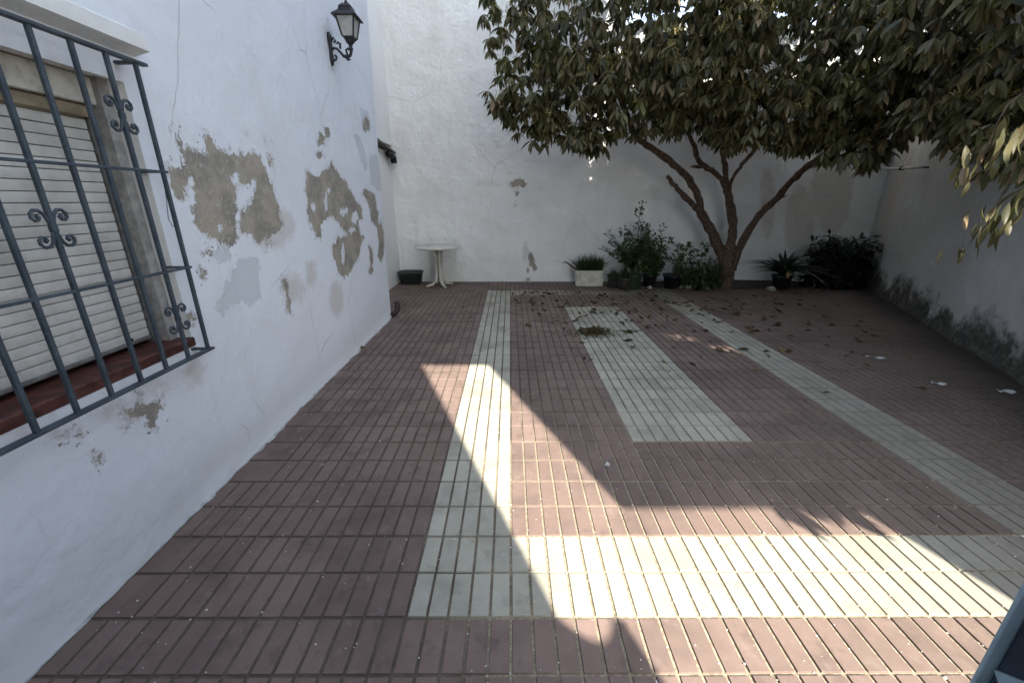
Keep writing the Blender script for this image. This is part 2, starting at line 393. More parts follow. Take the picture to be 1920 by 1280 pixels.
# ================================================================== HOUSE ON THE LEFT
HX = -1.62
house = empty('house', (HX, 5.4, 0), 0, 'white house wall with peeling brown plaster patches and a barred window', 'house')
hloc = Vector(house.location)
def hbuild(b, name, mat, parent=house, smooth=False):
    off = hloc
    b.v = [(q[0] - off.x, q[1] - off.y, q[2] - off.z) for q in b.v]
    return b.build(name, mat, parent, smooth)
WY0, WY1, WZ0, WZ1 = .86, 1.985, .83, 1.975
ys = sorted(set([round(q, 4) for q in axis((-2.6, .5, .15), (.5, WY0, .04), (WY0, WY1, .025), (WY1, 5.45, .02))]))
zs = sorted(set([round(q, 4) for q in axis((0, WZ0, .025), (WZ0, WZ1, .025), (WZ1, 3.3, .025), (3.3, 5.2, .25))]))
def hface(y, z):
    edge = max(0, (y - 5.33) / .12)
    x = HX + .010 * fbm(y, z, 3, .9) + .004 * fbm(y, z, 9, 4)
    if z < .10: x += .014 * (1 - z / .10) * (1 + .9 * fbm(y, 0, 5, 5))
    x -= .035 * edge ** 2.2
    if WY0 - .03 < y < WY1 + .03 and WZ0 - .03 < z < WZ1 + .03: x = HX
    yy = y + (.075 * z if y > 5.3 else .075 * z * max(0, (y - 4.3)))
    return (x - hloc.x, yy - hloc.y, z - .01)
hm, uz = grid_mesh('wall', ys, zs, hface, lambda y, z: WY0 < y < WY1 and WZ0 < z < WZ1)
def z3(pts, ox=300, oy=180, s=2.667): return [tuple(onX(ox + a / s, oy + b / s, HX)[1:]) for a, b in pts]
def z2(pts): return z3(pts, 0, 400)
def ell(cx, cy, rx, ry, n=10): return [(cx + rx * math.cos(2 * math.pi * i / n), cy + ry * math.sin(2 * math.pi * i / n)) for i in range(n)]
PA = [(60,150),(85,170),(110,230),(150,262),(190,262),(235,290),(205,205),(215,180),(250,210),(265,245),(310,265),(410,290),(440,275),(500,300),(525,350),(530,400),(560,450),(580,520),(597,540),(597,610),(610,625),(605,660),(580,680),(545,695),(490,715),(460,690),(404,665),(402,600),(405,575),(440,545),(465,530),(470,480),(485,430),(455,395),(440,440),(400,410),(385,375),(350,365),(350,400),(365,440),(370,500),(380,560),(375,620),(385,690),(370,740),(340,755),(300,720),(245,700),(240,680),(165,630),(165,560),(160,480),(165,400),(150,375),(125,420),(115,480),(110,510),(75,490),(50,430),(40,360),(100,330),(105,300),(90,260),(75,200)]
PB = [(735,370),(760,390),(790,400),(830,360),(860,335),(885,365),(900,400),(930,420),(940,460),(965,490),(975,520),(1000,550),(1005,600),(985,640),(1000,690),(1015,700),(1000,750),(995,800),(960,850),(950,890),(915,905),(890,870),(880,830),(860,790),(865,740),(890,705),(940,690),(910,650),(865,590),(830,610),(805,640),(810,700),(780,690),(755,640),(740,590),(735,530),(730,450)]
PB2 = [(1020,460),(1060,490),(1070,550),(1090,620),(1110,690),(1110,790),(1100,835),(1080,800),(1085,730),(1075,660),(1045,620),(1040,570),(1025,520),(1005,480)]
peels = [z3(q) for q in (PA, PB, PB2, [(1035,740),(1055,760),(1060,850),(1045,845)], ell(805,215,16,38), ell(836,177,14,30), ell(800,288,16,18),
         [(612,903),(632,920),(645,1000),(654,1072),(640,1068),(622,990),(608,930)], ell(232,780,18,22), ell(1012,130,16,40), ell(215,870,14,30), ell(545,320,9,30), ell(545,740,12,14), ell(1050,870,12,20))]
peels += [z2(q) for q in ([(600,965),(650,960),(690,930),(740,950),(790,930),(815,950),(790,1000),(770,1060),(740,1050),(720,1010),(680,1000),(650,1020),(640,985)], ell(950,520,30,25), ell(350,1100,22,9), ell(480,1225,18,14), ell(690,895,8,10))]
olds = [z3(q) for q in ([(370,830),(410,800),(490,810),(497,880),(490,1010),(440,1030),(380,1020),(340,1040),(300,1085),(283,1040),(320,960),(350,880)],
        [(240,770),(330,760),(360,800),(300,830),(260,810)], [(200,850),(235,860),(225,910),(205,940)], [(960,180),(985,190),(1025,330),(1015,380),(985,290)],
        [(1030,300),(1060,280),(1095,400),(1085,480),(1040,440)], [(982,45),(1020,65),(1030,150),(1005,180),(988,110)], [(1100,540),(1120,560),(1118,690),(1105,640)], [(515,195),(570,230),(550,250),(525,215)])]
stains = [z3(q) for q in (ell(880,1010,38,95), ell(750,880,30,70), ell(660,960,60,80), ell(420,190,18,25), ell(560,650,120,110))] + [z2(q) for q in (ell(960,780,60,60), ell(760,850,90,30), ell(250,1080,160,40), ell(600,980,130,60))]
isl = [z3(q) for q in (ell(768,545,8,26), ell(832,520,8,48), ell(920,572,20,20), ell(972,605,14,34), ell(915,790,9,60), ell(300,640,10,20), ell(1085,600,7,40), ell(960,665,16,14), ell(845,470,6,16))]
set_attr(hm, 'peel', np.minimum(sdmax(uz, peels), -sdmax(uz, isl))); set_attr(hm, 'old', sdmax(uz, olds)); set_attr(hm, 'stain', sdmax(uz, stains))
hw = obj('wall', hm, M['house'], house)
# end face of the house and its thickness
b = MB(); zz = axis((0, 5.2, .25))
for z in zz:
    y = 5.45 + .075 * z; b.v += [(HX - .035, y, z - .01), (HX - .08, y + .02, z - .01), (HX - 3.2, y + .02, z - .01)]
for i in range(len(zz) - 1):
    for k_ in range(2): b.f.append((3 * i + k_, 3 * i + k_ + 1, 3 * i + k_ + 4, 3 * i + k_ + 3))
hbuild(b, 'end_wall', M['plain'], smooth=True)
hbuild(MB().box((HX - 3.2, -2.6, 5.15), (HX + .12, 5.85, 5.28)), 'roof', M['concrete'])
b = MB(); n_ = 0
for i in range(260):
    y = .3 + i * .0195; wd = .012 + .030 * max(0, .45 + fbm(y, 2, 8, 3.2)) + .008 * fbm(y, 4, 1, 14)
    b.v += [(HX - .01, y, .004), (HX + max(.004, wd), y, .0012)]
    if i: b.f.append((2 * i - 2, 2 * i - 1, 2 * i + 1, 2 * i))
hbuild(b, 'paint_smear', simple('grey_smear', (.40, .41, .385), .9, .35, 22, .6, .006))
# window
win = bpy.data.objects.new('window', None); COL.objects.link(win); win.parent = house; win.location = (0, 1.42 - 5.4, WZ0); win.empty_display_size = .1
def wbuild(b, name, mat, smooth=False):
    o = hloc + Vector(win.location); b.v = [(q[0] - o.x, q[1] - o.y, q[2] - o.z) for q in b.v]; return b.build(name, mat, win, smooth)
D = .16
b = MB()                                                   # plaster reveal (jambs and head)
b.add([(HX, WY1, WZ0), (HX, WY1, WZ1), (HX - .065, WY1 - .006, WZ1), (HX - .065, WY1 - .006, WZ0)], [(0, 1, 2, 3)])
b.add([(HX, WY0, WZ0), (HX, WY0, WZ1), (HX - D, WY0 + .01, WZ1), (HX - D, WY0 + .01, WZ0)], [(3, 2, 1, 0)])
b.add([(HX, WY0, WZ1), (HX, WY1, WZ1), (HX - D, WY1, WZ1), (HX - D, WY0, WZ1)], [(0, 1, 2, 3)])
wbuild(b, 'reveal', M['plain'])
wbuild(MB().box((HX - D - .1, WY1 - .055, WZ0 + .005), (HX - .0655, WY1 + .06, WZ1 + .05)), 'jamb_render', M['concrete'])
wbuild(MB().bbox((HX - .30, WY0 - .03, WZ0 - .035), (HX + .008, WY1 + .012, WZ0 + .012), .006), 'sill', M['sill'])
wbuild(MB().bbox((HX - .20, WY0 + .01, 1.868), (HX - .085, WY1 - .056, WZ1 - .004), .004), 'shutter_box', M['pvc'])
wbuild(MB().bbox((HX - .20, WY0 + .01, 1.818), (HX - .105, WY1 - .056, 1.864), .004), 'shutter_slot', M['shutterbox'])
wbuild(MB().bbox((HX - .15, WY1 - .085, WZ0 + .014), (HX - .112, WY1 - .057, 1.816), .003), 'guide_rail', M['guide'])
wbuild(MB().box((HX - .26, WY0 - .1, WZ0 - .05), (HX - .22, WY1 + .1, WZ1 + .1)), 'glass_void', M['blackpot'])
pf = [(-.006, .0005), (.0005, .0015), (.0016, .010), (.002, .020), (.0016, .030), (.0005, .0378), (-.006, .0388)]
sh = .0405; nsl = 24; z0s = .93
v = []; f = []
for yv in (WY0 + .02, WY1 - .09): v += [(x, yv - 1.42, z) for x, z in pf]
n_ = len(pf); f = [(i, n_ + i, n_ + i + 1, i + 1) for i in range(n_ - 1)] + [tuple(range(n_))]
slm = mesh_from('slat', v, f, False); slm.materials.append(M['shutter'])
for i in range(nsl):
    o = bpy.data.objects.new('slat', slm); COL.objects.link(o); o.parent = win; o.location = (-.128 + random.uniform(-.0008, .0008), 0, z0s - WZ0 + i * sh - .047)
wbuild(MB().bbox((HX - .145, WY0 + .02, .868), (HX - .118, WY1 - .09, .884), .003), 'bottom_rail', M['guide'])
wbuild(MB().bbox((HX - .12, 1.775, .888), (HX - .106, 1.79, .903), .004), 'stopper', M['blackpot'])
# projecting cornice above the window
b = MB(); cy0, cy1 = .75, 2.075
b.add([(HX - .02, cy0, 2.20), (HX + .075, cy0, 2.155), (HX + .075, cy0, 2.10), (HX - .02, cy0, 2.075), (HX - .02, cy1, 2.20), (HX + .075, cy1, 2.155), (HX + .075, cy1, 2.10), (HX - .02, cy1, 2.075)],
      [(0, 1, 5, 4), (1, 2, 6, 5), (2, 3, 7, 6), (0, 3, 2, 1), (4, 5, 6, 7)])
hbuild(b, 'cornice', M['plain'])
# grille
gr = bpy.data.objects.new('window_grille', None); COL.objects.link(gr); gr.parent = house; gr.location = (.09, 1.427 - 5.4, .785); gr.empty_display_size = .1
GX = HX + .09
def gbuild(b, name, mat=M['steel'], smooth=False):
    o = hloc + Vector(gr.location); b.v = [(q[0] - o.x, q[1] - o.y, q[2] - o.z) for q in b.v]; return b.build(name, mat, gr, smooth)
GYs = [1.957 - .1322 * k_ for k_ in range(9)]
for y in GYs: gbuild(MB().bbox((GX - .0075, y - .0075, .79), (GX + .0075, y + .0075, 2.028), .0015), 'bar')
for z, ex in ((2.032, .05), (1.617, .02), (1.198, .02), (.785, .03)):
    hgt = .005 if z in (1.617, 1.198) else .006
    wd = .009 if hgt == .005 else .014
    gbuild(MB().bbox((GX - wd, GYs[-1] - ex, z - hgt), (GX + wd, GYs[0] + ex, z + hgt), .0015), 'crossbar')
    for y in (GYs[0] + .012, GYs[-1] - .012):
        gbuild(MB().bbox((HX - .03, y - .012, z - hgt + .001), (GX - wd + .002, y + .012, z + hgt - .001), .001), 'wall_lug')
def spiral(cy, cz, sy, sz):
    pts = []
    for i in range(22):
        t = i / 21; a = -.5 + t * 5.2; r_ = .034 * (1 - t) ** .8 + .006
        pts.append((GX, cy + sy * (.030 + r_ * math.sin(a) * 1.0), cz + sz * (.030 - .034 * 0 + r_ * math.cos(a) * 1.0)))
    return [(GX, cy + sy * .004, cz + sz * .004)] + [(GX, cy + sy * .006, cz + sz * .030)] + pts[2:]
def cscroll(cy, cz, sy, sz):
    pts = [(0, .0), (.004, .016), (.010, .034), (.022, .046), (.038, .047), (.049, .037), (.050, .023), (.041, .014), (.031, .016), (.028, .025), (.034, .029)]
    return [(GX, cy + sy * (.006 + a), cz + sz * (.012 + b_)) for a, b_ in pts]
for by, bz in ((GYs[1], 1.815), (GYs[1], .985), (GYs[4], 1.41), (GYs[7], 1.815), (GYs[7], .985)):
    for sy in (-1, 1):
        for sz in (-1, 1):
            pts = [Vector(q) for q in cscroll(by, bz, sy, sz)]
            gbuild(MB().tube(pts, [.0058] * 9 + [.007, .0075], 6), 'scroll', smooth=True)
    gbuild(MB().bbox((GX - .009, by - .010, bz - .012), (GX + .009, by + .010, bz + .012), .002), 'collar')
gbuild(MB().tube([(GX - .004, 1.957, 1.60), (GX - .01, 1.950, 1.50), (GX - .012, 1.935, 1.42), (GX - .01, 1.945, 1.385), (GX - .004, 1.962, 1.40)], .0016, 5), 'wire')
# drain elbow at the foot of the house corner
e = onZ(738, 603)
b = MB().tube([(HX + .03, 5.33, .05), (HX + .055, 5.37, .055), (HX + .075, 5.43, .075), (HX + .078, 5.455, .12), (HX + .072, 5.46, .20)], [.030, .034, .034, .032, .030], 10)
hbuild(b, 'drain_elbow', M['drain'], smooth=True)

# ================================================================== ANNEX BEHIND THE HOUSE
an = empty('annex', (-2.14, 7.0, 0), 0, 'low white side wall with a dark eave in the corner behind the house', 'wall')
def lbuild(root, b, name, mat, smooth=False):
    o = root.location; b.v = [(q[0] - o.x, q[1] - o.y, q[2] - o.z) for q in b.v]; return b.build(name, mat, root, smooth)
lbuild(an, MB().box((-2.5, 5.2, -.02), (-2.14, 8.1, 2.30)), 'wall', M['plain'])
b = MB(); b.add([(-2.5, 5.2, 2.62), (-2.03, 5.2, 2.57), (-2.03, 7.975, 2.30), (-2.5, 7.975, 2.34)], [(0, 1, 2, 3)])
b.add([(-2.5, 5.2, 2.59), (-2.03, 5.2, 2.54), (-2.03, 7.975, 2.27), (-2.5, 7.975, 2.31)], [(3, 2, 1, 0)])
b.f += [(1, 5, 6, 2), (0, 4, 5, 1), (2, 6, 7, 3)]
lbuild(an, b, 'eave', M['roofedge'])
lbuild(an, MB().tube([(-2.06, 7.6, 2.235), (-2.06, 7.80, 2.225), (-2.055, 7.87, 2.20), (-2.05, 7.88, 2.11)], [.05, .05, .052, .05], 12), 'gutter_pipe', M['blackpot'], True)
up = empty('side_building', (-2.08, 7.0, 2.3), 0, 'bright white upper wall above the low eave behind the house', 'building')
lbuild(up, MB().box((-5.0, 5.9, 2.4), (-2.09, 8.1, 6.4)), 'wall', M['plain'])

# ================================================================== BACK WALL
bw = empty('back_wall', (0, BACK_Y, 0), 0, 'tall rough white wall across the back of the courtyard behind the tree', 'wall')
us = axis((-2.6, 2.4, .04), (2.4, 8.2, .06)); zs = axis((0, 3.0, .04), (3.0, 6.6, .08))
def bface(u, z):
    return (u, .022 * fbm(u, z, 1, .8) + .012 * fbm(u, z, 7, 3) + (-.02 * (1 - z / .15) if z < .15 else 0), z - .01)
bmesh_, uzb = grid_mesh('wall', us, zs, bface, lambda u, z: u > 1.9 and z > 4.2)
def by(pts): return [tuple(onY(a, b_, BACK_Y)[[0, 2]]) for a, b_ in pts]
set_attr(bmesh_, 'peel', sdmax(uzb, [by(q) for q in ([(956,342),(966,336),(980,335),(988,345),(984,353),(974,348),(962,350)], ell(969,362,4,5), ell(968,380,2,3), [(990,474),(998,473),(1003,492),(1008,502),(1002,508),(992,494)], ell(990,506,3,4), ell(990,523,4,4))]))
set_attr(bmesh_, 'old', np.full(len(uzb), -.5))
set_attr(bmesh_, 'stain', sdmax(uzb, [by(q) for q in (ell(985,470,6,20), ell(1500,420,30,80), ell(1440,380,14,70), ell(1560,350,40,90), ell(1085,510,20,20))]))
obj('wall', bmesh_, M['wall'], bw)
lbuild(bw, MB().box((-2.6, BACK_Y + .06, -.01), (1.88, BACK_Y + .5, 6.58)), 'core', M['plain'])
lbuild(bw, MB().box((1.881, BACK_Y + .06, -.01), (8.2, BACK_Y + .4, 4.18)), 'low_core', M['plain'])

# ================================================================== RIGHT WALL
rw = empty('right_wall', RW0[:], 0, 'grey white boundary wall with black mossy damp along its foot', 'wall')
L = (RW1 - RW0).length
us = axis((-3.3, L + .3, .06)); zs = axis((0, 3.2, .06), (3.2, 4.0, .2))
def rface(u, z):
    p_ = RWD * u + RWN * (.02 * fbm(u, z, 2, .8) + .012 * fbm(u, z, 5, 3) + (.04 * (1 - z / .2) * (1 + fbm(u, 0, 4, 2)) if z < .2 else 0))
    return (p_.x, p_.y, z - .01)
rm, uzr = grid_mesh('wall', us, zs, rface, lambda u, z: u < -1.0 and z > 2.3)
rm.flip_normals()
set_attr(rm, 'peel', np.full(len(uzr), -.5)); set_attr(rm, 'old', np.full(len(uzr), -.5)); set_attr(rm, 'stain', sdmax(uzr, [[(L - .7, .3), (L - .2, .3), (L - .1, 2.6), (L - .9, 2.4)]]))
set_attr(rm, 'moss', (.31 - uzr[:, 1]) + .08 * np.sin(uzr[:, 0] * 3.1))
obj('wall', rm, M['mossy'], rw)
for u0, u1, zt in ((-3.3, -1.02, 2.27), (-1.018, L + .3, 3.96)):
    b = MB(); q0 = RWD * u0 - RWN * .06; q1 = RWD * u1 - RWN * .06; q2 = q1 - RWN * .25; q3 = q0 - RWN * .25
    b.add([(*q0[:2], 0), (*q1[:2], 0), (*q2[:2], 0), (*q3[:2], 0), (*q0[:2], zt), (*q1[:2], zt), (*q2[:2], zt), (*q3[:2], zt)], [(0, 1, 5, 4), (1, 2, 6, 5), (2, 3, 7, 6), (3, 0, 4, 7), (4, 5, 6, 7)])
    b.build('core', M['plain'], rw)
q0 = RW0 + RWD * -3.3
lbuild(rw, MB().box((q0.x + .03, -1.19, 0), (q0.x + .3, q0.y - .02, 2.3)), 'return_wall', M['plain'])
# pale rod on the right wall
n_ = np.array(RWN); pa, pb = onP(1655, 317, np.array(RW0) + n_ * .10, n_), onP(1728, 314, np.array(RW0) + n_ * .10, n_)
rod = empty('clothes_rail', pa.tolist(), 0, 'short pale horizontal rod with a dark clip on the shaded boundary wall', 'rail')
lbuild(rod, MB().tube([pa, pb], .022, 10), 'rod', M['pvc'], True)
pm = pa * .45 + pb * .55; dd = (pb - pa) / np.linalg.norm(pb - pa)
lbuild(rod, MB().tube([pm - dd * .03, pm + dd * .03], .034, 10), 'clip', M['blackpot'], True)
for q in (pa + dd * .05, pb - dd * .05): lbuild(rod, MB().tube([q, q - n_ * .16], .012, 6), 'bracket', M['blackpot'], True)

# ================================================================== UNSEEN WALL ADDED BEHIND THE CAMERA (cut to shape the shade)
gb = empty('shade_blocker', (1.5, -1.2, 0), 0, 'unseen white wall added to shape the shade and sun patch', 'building')
GY, TE = -1.2, math.tan(SUN_EL) / 0.926
def gpt(X, Y): return X + .407 * (Y - GY), (Y - GY) * TE
xl, ztop = gpt(-.871, 3.72); xr, _ = gpt(-.219, 3.72); _, zl = gpt(.575, 1.77); xe, _ = gpt(1.80, 1.72)
T0, T1 = GY - .06, GY
parts = [('left_blocker', (-5, T0, 0), (xl, T1, 15)), ('over_slot', (xl, T0, ztop), (xr, T1, 15)), ('upper_blocker', (xr, T0, zl), (4.18, T1, 15)),
         ('right_jamb_blocker', (xe, T0, 0), (5.12, T1, zl)), ('upper_end', (4.57, T0, zl), (5.12, T1, 15)), ('right_blocker', (5.12, T0, 0), (5.5, T1, 9.3)), ('far_blocker', (5.5, T0, 0), (14, T1, 11.5)),
         ('below_sun_gap', (4.18, T0, zl), (4.57, T1, 4.68)), ('between_sun_gaps', (4.18, T0, 4.94), (4.57, T1, 5.07)), ('above_sun_gap', (4.18, T0, 5.30), (4.57, T1, 15)),
         ('sun_gap_side', (4.18, T0, 4.68), (4.36, T1, 4.94)), ('sun_gap_side', (4.42, T0, 5.07), (4.57, T1, 5.30))]     # two holes added to aim sunbeams at a few leaves
for nm, a, c in parts:
    lbuild(gb, MB().box(a, c), nm, M['plain'])
x2, zc_ = gpt(.444, 1.10)
b = MB(); prof = []
for i in range(13):
    t = i / 12; prof.append((xl + (x2 - xl) * t, 2.16 - .10 * math.sin(math.pi * min(1, t * 1.1)) if t < .9 else 2.14))
for yy in (GY - .30, GY - .03): b.v += [(xl, yy, 0), (x2, yy, 0)] + [(q[0], yy, q[1]) for q in reversed(prof)]
nn = len(prof) + 2
b.f += [tuple(range(nn)), tuple(range(2 * nn - 1, nn - 1, -1))] + [(i, nn + i, nn + (i + 1) % nn, (i + 1) % nn) for i in range(nn)]
lbuild(gb, b, 'pier_blocker', M['plain'])  # unseen pier added to cast the rounded shadow below the sun patch

# ================================================================== GATE LEAF
GXX, GE, T = .464, .268, .028
gt = empty('gate', (GXX, GE, 0), 0, 'pale blue grey steel gate leaf standing open beside the sunlit tiles', 'gate')
lbuild(gt, MB().bbox((GXX, GE - T, .03), (GXX + T, GE, 1.85), .002), 'stile', M['gate'])
lbuild(gt, MB().bbox((GXX, -.75, .03), (GXX + T, -.75 + T, 1.85), .002), 'hinge_stile', M['gate'])
for z in (.06, 1.092, 1.82): lbuild(gt, MB().bbox((GXX, -.75 + T + .0005, z - T / 2), (GXX + T, GE - T - .0005, z + T / 2), .002), 'rail', M['gatesunlit'])
lbuild(gt, MB().bbox((GXX - .012, GE + .0005, .03), (GXX + T * .8, GE + .004, 1.85), .0008), 'stop_strip', M['gatesunlit'])
for i in range(7): lbuild(gt, MB().bbox((GXX + .009, -.62 + i * .115, 1.092 + T / 2 + .0005), (GXX + .019, -.61 + i * .115, 1.82 - T / 2 - .0005), .0015), 'bar', M['gate'])
lbuild(gt, MB().box((GXX + .012, -.75 + T + .001, .0605 + T / 2), (GXX + .015, GE - T - .001, 1.0915 - T / 2)), 'sheet', M['gate'])
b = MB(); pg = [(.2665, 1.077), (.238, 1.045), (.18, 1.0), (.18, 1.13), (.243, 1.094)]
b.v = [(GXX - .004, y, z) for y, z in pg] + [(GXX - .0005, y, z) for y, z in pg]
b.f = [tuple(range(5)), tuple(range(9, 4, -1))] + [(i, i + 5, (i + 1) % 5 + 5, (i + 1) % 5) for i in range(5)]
lbuild(gt, b, 'lock_plate', M['gatesunlit'])  # pale colour stands for sun on a bit of the bolt

# ================================================================== LANTERN
q = onX(617, 92, HX)
ln = empty('wall_lantern', (HX, q[1], q[2]), 0, 'black cast iron lantern with frosted panes on a scroll bracket on the white wall', 'lantern')
K = M['black']
MB().tube([(.012, 0, -.13), (.016, 0, -.09), (.014, 0, 0), (.016, 0, .09), (.012, 0, .125)], [.010, .020, .014, .022, .012], 8, flat=1).build('back_plate', K, ln, True)
arm = [(.012, 0, -.02), (.04, 0, .005), (.07, 0, .002), (.10, 0, -.03), (.125, 0, -.058), (.155, 0, -.066), (.185, 0, -.05), (.195, 0, -.02), (.195, 0, .03)]
MB().tube(arm, [.012, .011, .010, .011, .012, .013, .013, .014, .018], 8).build('arm', K, ln, True)
for c in ([(.02, 0, .05), (.05, 0, .085), (.065, 0, .06), (.05, 0, .045)], [(.02, 0, -.09), (.05, 0, -.085), (.06, 0, -.06), (.045, 0, -.05)], [(.10, 0, .0), (.105, 0, .04), (.085, 0, .05), (.078, 0, .035)],
          [(.16, 0, -.05), (.15, 0, -.01), (.17, 0, .005), (.178, 0, -.01)], [(.14, 0, -.045), (.155, 0, -.085), (.18, 0, -.08)]):
    MB().tube(c, [.009, .009, .009, .011][:len(c)], 6).build('scroll', K, ln, True)
LX = .195
LK, LZ = .84, -.055
MB().lathe([(q * LK, z * LK + LZ) for q, z in [(.018, .05), (.026, .065), (.016, .08), (.02, .10), (.045, .125), (.05, .14)]], 12, (LX, 0, 0)).build('stem', K, ln, True)
def frame4(b0, z0, b1, z1): return [(LX + sx * b0 * LK, sy * b0 * LK, z0 * LK + LZ) for sx, sy in ((-1, -1), (1, -1), (1, 1), (-1, 1))] + [(LX + sx * b1 * LK, sy * b1 * LK, z1 * LK + LZ) for sx, sy in ((-1, -1), (1, -1), (1, 1), (-1, 1))]
SIDES = [(0, 1, 5, 4), (1, 2, 6, 5), (2, 3, 7, 6), (3, 0, 4, 7)]
MB().add(frame4(.03, .125, .062, .165), SIDES + [(3, 2, 1, 0), (4, 5, 6, 7)]).build('base_cup', K, ln)
v4 = frame4(.058, .165, .094, .345)
for i in range(4):
    a, c = Vector(v4[i]), Vector(v4[i + 4]); MB().tube([a, c], .0075, 4).build('corner_post', K, ln)
M['frost'] = simple('frosted_glass', (.46, .45, .41), .5, .15, 20, .1, .001, .5)
ins = frame4(.054, .167, .089, .343)
for sdf in SIDES:
    pv = [Vector(ins[i]) for i in sdf]; cc = sum(pv, Vector()) / 4; nrm = (cc - Vector((LX, 0, cc.z))).normalized() * .004
    MB().add([*pv, *[q - nrm for q in pv]], [(0, 1, 2, 3), (7, 6, 5, 4), (0, 4, 5, 1), (1, 5, 6, 2), (2, 6, 7, 3), (3, 7, 4, 0)]).build('pane', M['frost'], ln)
b = MB().add(frame4(.128, .333, .118, .350), SIDES + [(3, 2, 1, 0)]); b.add(frame4(.118, .350, .070, .392), SIDES); b.add(frame4(.070, .392, .060, .425), SIDES + [(4, 5, 6, 7)]); b.add(frame4(.066, .425, .035, .455), SIDES + [(4, 5, 6, 7), (3, 2, 1, 0)])
b.build('lantern_roof', K, ln)
MB().lathe([(q * LK, z * LK + LZ) for q, z in [(.012, .45), (.02, .468), (.012, .485), (.006, .51)]], 8, (LX, 0, 0)).build('finial', K, ln, True)

# ================================================================== LEAVES
def leaf_geo(Lg, W, curl=.25, fold=.25, ns=4):
    """lanceolate blade along +X, z up; returns verts, faces"""
    ws = [.10, .75, 1.0, .72, .0]; v = []; f = []
    for i in range(ns + 1):
        t = i / ns; x = Lg * t; zc = -curl * Lg * t * t; hw = W * .5 * ws[i]
        v += [(x, -hw, zc + hw * fold), (x, 0, zc), (x, hw, zc + hw * fold)]
    for i in range(ns):
        a = 3 * i; f += [(a, a + 3, a + 4, a + 1), (a + 1, a + 4, a + 5, a + 2)]
    return np.array(v), f
LEAF_V, LEAF_F = leaf_geo(1, .29, .22, .35)
def orient(d, up):
    d = d / np.linalg.norm(d); s = np.cross(up, d); n_ = np.linalg.norm(s)
    s = np.array([1, 0, 0]) if n_ < 1e-4 else s / n_
    return np.stack([d, s, np.cross(d, s)], 1)
class Leaves:
    def __init__(s): s.V = []; s.F = []; s.n = 0
    def add(s, p, d, Lg, wide=1., V=LEAF_V, F=LEAF_F, roll=0.):
        Rm = orient(np.asarray(d, float), np.array([0, 0, 1.]) + RNG.normal(0, .35, 3))
        s.V.append((V * np.array([Lg, Lg * wide, Lg])) @ Rm.T + np.asarray(p)); s.F += [tuple(i + s.n for i in q) for q in F]; s.n += len(V)
    def mesh(s, name, off=(0, 0, 0)): return mesh_from(name, np.concatenate(s.V) - np.asarray(off), s.F, True)

def tree_path(pts, Y): return [onY(a, b_, y) for (a, b_), y in zip(pts, Y)]
TB = onZ(1358, 541)
tree = empty('avocado_tree', TB.tolist(), 0, 'spreading dark leaved tree with three limbs shading the back corner', 'tree')
def smooth_path(p, n=4):
    p = [np.asarray(q) for q in p]; r = []
    for i in range(len(p) - 1):
        a, b_, c, d = p[max(i - 1, 0)], p[i], p[i + 1], p[min(i + 2, len(p) - 1)]
        for k_ in range(n):
            t = k_ / n; r.append(.5 * ((2 * b_) + (c - a) * t + (2 * a - 5 * b_ + 4 * c - d) * t * t + (3 * b_ - a - 3 * c + d) * t ** 3))
    return r + [p[-1]]
def limb(name, pts, Y, r0, r1, parent=tree, knots=True):
    p = smooth_path(tree_path(pts, Y)); n = len(p)
    rad = [r0 + (r1 - r0) * i / (n - 1) for i in range(n)]
    rad = [r_ * (1 + (.14 * random.uniform(-1, 1) if knots else 0)) for r_ in rad]
    p = [q + RNG.normal(0, .006, 3) for q in p]
    return lbuild(tree, MB().tube(p, rad, 10), name, M['bark'], True) if parent is tree else None
limb('trunk', [(1354, 552), (1358, 535), (1362, 505), (1366, 480), (1369, 462)], [7.3, 7.3, 7.3, 7.3, 7.3], 0.1560, 0.1200)
limb('limb', [(1362, 500), (1350, 470), (1335, 435), (1316, 402), (1309, 388)], [7.3, 7.28, 7.2, 7.15, 7.1], 0.0858, 0.0680)
limb('branch', [(1312, 395), (1311, 375), (1298, 345), (1270, 315), (1240, 290), (1205, 268), (1188, 250), (1175, 215), (1150, 160)], [7.1, 7.05, 7, 6.9, 6.8, 6.7, 6.6, 6.5, 6.4], 0.0585, 0.0360)
limb('pruned_stub', [(1312, 395), (1297, 380), (1278, 362), (1262, 345), (1252, 331)], [7.1, 7.05, 6.95, 6.85, 6.8], 0.0507, 0.0304)
limb('limb', [(1368, 490), (1371, 455), (1373, 415), (1368, 380), (1362, 352)], [7.3, 7.3, 7.3, 7.25, 7.2], 0.0780, 0.0624)
limb('branch', [(1362, 358), (1352, 335), (1335, 320), (1316, 309), (1307, 295), (1302, 275), (1290, 250), (1270, 200)], [7.2, 7.15, 7.1, 7, 6.95, 6.9, 6.8, 6.6], 0.0468, 0.0320)
limb('branch', [(1363, 355), (1361, 325), (1356, 295), (1352, 265), (1360, 200), (1370, 120)], [7.2, 7.1, 7, 6.9, 6.7, 6.3], 0.0429, 0.0280)
limb('branch', [(1366, 360), (1375, 333), (1392, 308), (1410, 287), (1440, 250), (1480, 180)], [7.2, 7.15, 7.1, 7, 6.8, 6.4], 0.0312, 0.0240)
limb('limb', [(1372, 505), (1385, 470), (1405, 430), (1430, 397), (1457, 372), (1480, 345), (1505, 320), (1535, 298), (1565, 278), (1620, 240), (1700, 170)], [7.3, 7.25, 7.15, 7.05, 6.95, 6.8, 6.6, 6.4, 6.2, 5.7, 5.0], 0.0663, 0.0320)
limb('snag', [(1452, 378), (1464, 372), (1476, 366)], [6.95, 6.9, 6.85], 0.0234, 0.0048)
